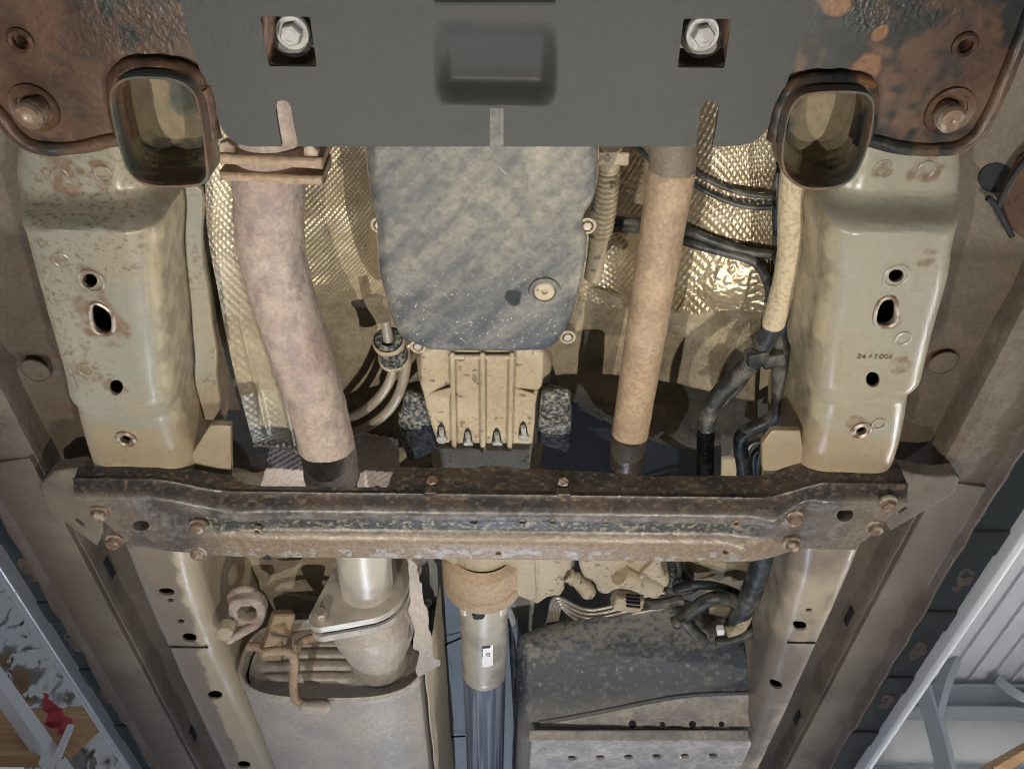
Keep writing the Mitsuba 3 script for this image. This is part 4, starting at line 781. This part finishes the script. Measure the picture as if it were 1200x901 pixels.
add(k + '__hanger_rod', tube([Py(306, 765, 1.0170), Py(330, 762, 1.0260), Py(342, 767, 1.0350), Py(344, 785, 1.0620), Py(344, 810, 1.0935), Py(349, 822, 1.1088), Py(362, 827, 1.1124), Py(382, 828, 1.1124)], .0062, 60, 14), 'm_shaft')
add(k + '__hanger_rod', tube([Py(347, 785, 1.0935), Py(346, 765, 1.0710), Py(353, 752, 1.0530), (Py(370, 747, 1.0440)), Py(400, 744, 1.0350), Py(420, 742, 1.0350)], .0062, 50, 14), 'm_shaft')
add(k + '__rod_foot', UM(hull([Py(357, 828, 1.1124), Py(381, 828, 1.1124), Py(381, 829, 1.1250), Py(357, 829, 1.1250)], .0085)), 'm_muffler')
# rubber hanger and its bracket
k = 'exhaust_hanger'
hb = UM(hull([P(q_[0] + dx_, q_[1], z_) for q_, z_ in (((333, 722), .670), ((318, 770), .648), ((331, 718), .688), ((316, 764), .670)) for dx_ in (-9, 9)], .005)); add(k, rough(hb, .008, .0006, 50), 'm_shaft', True, label='dusty rubber exhaust hanger block left of the bolted flange', cat='hanger')
add(k + '__pin', tube([P(322, 735, 0.6660), P(338, 735, 0.6615)], .0115, 4, 18, smooth=False), 'm_shaft'); add(k + '__pin', tube([P(316, 756, 0.6615), P(336, 754, 0.6552)], .0115, 4, 18, smooth=False), 'm_shaft'); add(k + '__pin', tube([P(305, 758, 0.6570), P(290, 757, 0.6570)], .007, 4, 14, smooth=False), 'm_shaft')
k = 'hanger_bracket'
q = px2([(268, 704), (300, 702), (312, 715), (308, 735), (290, 738), (272, 734), (266, 720)], .6435); hole = chaikin(px2([(278, 712), (300, 711), (300, 728), (278, 729)], .6435), 1)
add(k, rough(slab(chaikin(q, 2), .6435, .016, .004, [hole]), .008, .001, 60), 'm_pipe', label='brown hanger bracket with a square opening on the left rear rail', cat='bracket')
add(k + '__bent_foot', rough(plate([(254, 737), (272, 737), (272, 749), (262, 753), (254, 748)], .621, .016, .003), .008, .001, 60), 'm_cast')
add(k + '__arm', UM(hull([P(285, 738, 0.6390), P(268, 750, 0.6255), P(300, 732, 0.6435)], .006)), 'm_pipe')
add(k + '__upper_ring', ptube([(272, 705, .6615), (277, 692, .6615), (290, 690, .6615), (298, 700, .6615)], .006, 20, 12), 'm_pipe')
add('rear_heat_shield', patch([[(278, 640, .80), (330, 635, .80), (400, 635, .80), (450, 640, .80)], [(285, 680, .80), (330, 670, .81), (400, 670, .81), (450, 680, .81)], [(300, 700, .81), (330, 705, .82), (400, 710, .83), (450, 715, .83)], [(310, 722, .83), (340, 735, .84), (400, 745, .85), (450, 750, .85)]], .002, lambda s, t, u, v: emb(.8, .0005, .4)(s, t, u, v) + .006 * np.exp(-((u - .45 - .2 * v) / .05) ** 2)), 'm_foil_rear', True,
    label='pale golden heat shield behind the rear exhaust pipe', cat='heat shield')
def crm(s, t, u, v): return .010 * (meshkit.fbm(np.stack([s * 34, t * 34, s * 0], -1), 3, 12) - .5) * (.4 + u)
A = [[Py(474, 640, .837), Py(482, 640, .837)], [Py(480, 700, .918), Py(492, 690, .918)], [Py(488, 760, 1.017), Py(503, 745, 1.017)], [Py(492, 792, 1.098), Py(512, 783, 1.098)]]
C = np.array(A); Gs = spline_grid(C, 80, 24); Gs += (meshkit.fbm(Gs * [60, 34, 60], 3, 4) - .5)[..., None] * np.array([.018, .0, .022]); Bs = Gs + [.0012, 0, .001]
add('foil_strip', cat(grid(Gs), grid(Bs), grid(np.stack([rim(Gs), rim(Bs)]), True)), 'm_muffler', True, label='crumpled pale foil strip along the right side of the muffler', cat='heat shield')
Gs = np.array([[[-.112, y, .63], [-.104, y, .70], [-.100, y, .78]] for y in np.linspace(1.09, 2.3, 30)]); Gs[..., 0] += (meshkit.fbm(Gs * 12, 2, 3) - .5) * .01; Bs = Gs + [.002, 0, 0]
add('side_shield', cat(grid(Gs), grid(Bs), grid(np.stack([rim(Gs), rim(Bs)]), True)), 'm_foil_rear', True, label='thin upright shield plate between the muffler and the rear drive shaft', cat='heat shield')

# ------------------------------------------------------------------ fuel tank and its guard
k = 'fuel_tank'
z1, z2 = .645, .775
lo = [P(622, 862, z1), P(700, 862, z1), P(800, 860, z1), P(884, 855, z1)]
pts = lo + [P(904, 790, .70), P(640, 775, .745), P(622, 762, .745), P(700, 738, .775), P(770, 716, .79), P(880, 740, .785), P(902, 765, .77)]
back = [np.array([q[0] * 1.0, 2.2, q[2]]) for q in pts]
mf = m3.Manifold.batch_hull([m3.Manifold.sphere(.022, 24).translate((np.asarray(q) + [0, .014, .020]).tolist()) for q in pts + back])
tk = rough(UM(mf), .009, .0014, 26, 7)
add(k, tk, 'm_tank', 45, label='blue black speckled plastic fuel tank at the bottom right', cat='fuel tank')
k = 'tank_guard'
gy0, gy1 = P(700, 864, .632)[1], 2.2; gx0, gx1 = P(622, 864, .632)[0], P(886, 856, .632)[0]
gp = np.array([(gx0, gy0), (gx1 - .01, gy0 - .006), (gx1, gy0 + .01), (gx1 - .006, gy1), (gx0, gy1)])
holes = [ell(670 + i * 33, 886 - i * .6, 5, 2.6, .63, 16) for i in range(6)]
add(k, slab(gp, .626, .006, .004, holes), 'm_guard', label='pale dented metal guard under the fuel tank with a row of holes', cat='tank guard')
add(k + '__front_lip', rough(UM(hull([(gx0, gy0, .628), (gx1 - .012, gy0 - .006, .628), (gx0, gy0 - .006, .638), (gx1 - .012, gy0 - .012, .638)], .003)), .01, .001, 40), 'm_guard')
def surf(m, px_, py_):                          # where the camera ray through this photo pixel meets the mesh, and the normal there
    d_ = P(px_, py_, 1.0); d_ /= np.linalg.norm(d_); t_ = m.triangles; e1, e2 = t_[:, 1] - t_[:, 0], t_[:, 2] - t_[:, 0]
    h_ = np.cross(d_, e2); a_ = np.sum(e1 * h_, 1); a_ = np.where(np.abs(a_) < 1e-14, 1e-14, a_); s_ = -t_[:, 0]; u_ = np.sum(s_ * h_, 1) / a_; q_ = np.cross(s_, e1); v_ = (q_ @ d_) / a_; w_ = np.sum(e2 * q_, 1) / a_
    ok = (u_ >= 0) & (v_ >= 0) & (u_ + v_ <= 1) & (w_ > 0); i_ = np.where(ok)[0][np.argmin(w_[ok])]; n_ = m.face_normals[i_]
    return d_ * w_[i_], n_ * (-1 if n_ @ d_ > 0 else 1)
cl_ = [(632, 846), (680, 838), (730, 828), (775, 819), (810, 814), (850, 812), (884, 811)]
cp_ = [np.add(*[v_ * w_ for v_, w_ in zip(surf(tk, *q_), (1, .0002))]) for q_ in cl_]
add('fuel_tank__moulded_crease', tube(cp_, .0038, 60, 10), 'm_tank', True)
lowband = [[surf(tk, x_, (1 - t_) * y_ + t_ * 850) for t_ in np.linspace(.06, 1, 8)] for x_, y_ in cl_]
Gs = np.array([[c_ + n_ * .0016 for c_, n_ in row] for row in lowband]); Bs = np.array([[c_ - n_ * .003 for c_, n_ in row] for row in lowband])
add('fuel_tank__paler_lower_band', cat(grid(Gs), grid(Bs), grid(np.stack([rim(Gs), rim(Bs)]), True)), 'm_guard', True, label='paler lower band of the tank below its crease')  # paler sheet over the tank below its crease
for px_, a in ((741, .011), (776, .007), (811, .010), (845, .008)):
    c, nn_ = surf(tk, px_, 847)
    bx_ = box(a * 3.4, .016, .004, .0015); bx_.apply_transform(frame_to(c + nn_ * .001, nn_)); kk = add('fuel_tank__pad', bx_, 'm_guard')
    add(kk + '__hole', put(lathe([(a * .62, .0), (a * .6, .0028), (0, .0028)], 18), c + nn_ * .0012, nn_), 'm_dark')

# ------------------------------------------------------------------ pipes and hoses between the motor and the right rail
for i, (oy, lb) in enumerate(((0, 'uppermost'), (6, 'second'), (12, 'third'), (18, 'lowest'))):
    add('fuel_line', ptube([(637 + i * 3, 735 - i * 2 + oy * .6, .80), (645 + i * 3, 712 + oy * .5, .795), (652 + i * 2, 700 + oy * .6, .79), (668, 706 + oy * .8, .79), (690, 714 + oy * .8, .79), (730, 706 + oy * .9, .79), (780, 694 + oy, .79)], .0032, 60, 10), 'm_steel', True,
        label=f'{lb} of the four thin bent fuel lines below the transfer case', cat='fuel line')
R = [([(790, 730, .74), (810, 716, .735), (835, 701, .73), (858, 702, .735), (870, 716, .745), (884, 735, .76)], .0105, 'm_black', 'rubber_hose', 'dark arched hose over the fuel tank corner'),
     ([(792, 690, .76), (820, 685, .755), (850, 690, .76), (880, 705, .765)], .0075, 'm_black', 'rubber_hose', 'dark hose just above the arched hose'),
     ([(902, 630, .72), (893, 660, .725), (882, 690, .73), (870, 715, .735), (860, 735, .745)], .0165, 'm_black', 'rubber_hose', 'widest dark hose descending from the right end of the crossmember'),
     ([(908, 640, .735), (903, 665, .74), (897, 680, .745), (891, 688, .75)], .0075, 'm_wrap', 'wrapped_pipe', 'short tan pipe end right of the widest dark hose'),
     ([(918, 640, .735), (917, 662, .738), (911, 685, .742), (900, 701, .745), (882, 697, .75)], .0036, 'm_steel', 'brake_line', 'inner of the two bent metal lines below the right crossmember end'),
     ([(924, 640, .735), (922, 665, .738), (915, 690, .742), (902, 713, .745), (888, 708, .75), (876, 700, .755)], .0036, 'm_steel', 'brake_line', 'outer of the two bent metal lines below the right crossmember end'),
     ([(852, 740, .725), (866, 735, .725), (872, 728, .725), (875, 720, .735)], .0095, 'm_wrap', 'rubber_hose', 'short grey hose with a white clip on the tank corner'),
     ([(838, 752, .72), (862, 749, .72), (878, 742, .725), (886, 735, .73), (885, 722, .745), (886, 705, .755)], .0088, 'm_black', 'rubber_hose', 'lowest grey hose curling along the tank edge'),
     ([(800, 722, .735), (812, 738, .73), (822, 748, .728)], .0105, 'm_black', 'rubber_hose', 'short dark hose slanting onto the fuel tank')]
for q, r, b, key, lb in R: add(key, ptube(q, r, 40, 14), b, True, label=lb, cat=key.replace('_', ' ').replace('rubber ', ''))
b = box(.012, .014, .012, .002); b.apply_transform(frame_to(P(844, 738, .712), [0, 0, -1], .2)); add('hose_clip', b, 'm_white', label='small white clip on the short grey hose at the tank corner', cat='clip')
b = box(.018, .02, .014, .002); b.apply_transform(frame_to(P(928, 660, .735), [0, 0, -1])); add('line_bracket', b, 'm_wrap', label='square grey bracket on the metal lines below the crossmember', cat='bracket')
b = rough(UM(hull([P(815, 660, .82), P(868, 655, .82), P(860, 678, .83), P(826, 682, .83)], .018)), .012, .002, 40); add('floor_bulge', b, 'm_tan', label='tan rounded floor bulge right of the shift motor', cat='panel')
b = rough(UM(hull([P(790, 655, .80), P(805, 680, .80), P(800, 690, .80), P(786, 690, .80)], .012)), .01, .002, 60); add('wiring_bundle', b, 'm_black', label='dark wiring bundle right of the shift motor', cat='wiring')
for q in ([(785, 670, .78), (800, 680, .78), (815, 687, .78), (835, 684, .78)], [(782, 690, .77), (800, 695, .77), (815, 690, .77)], [(790, 650, .79), (796, 670, .78), (790, 685, .775)]): add('wiring_bundle__cable', ptube(q, .0042, 24, 10), 'm_black')
add('wiring_bundle__bracket', rough(plate([(830, 712), (860, 712), (862, 722), (832, 722)], .79, .01, .002), .02, .001, 20), 'm_tan')
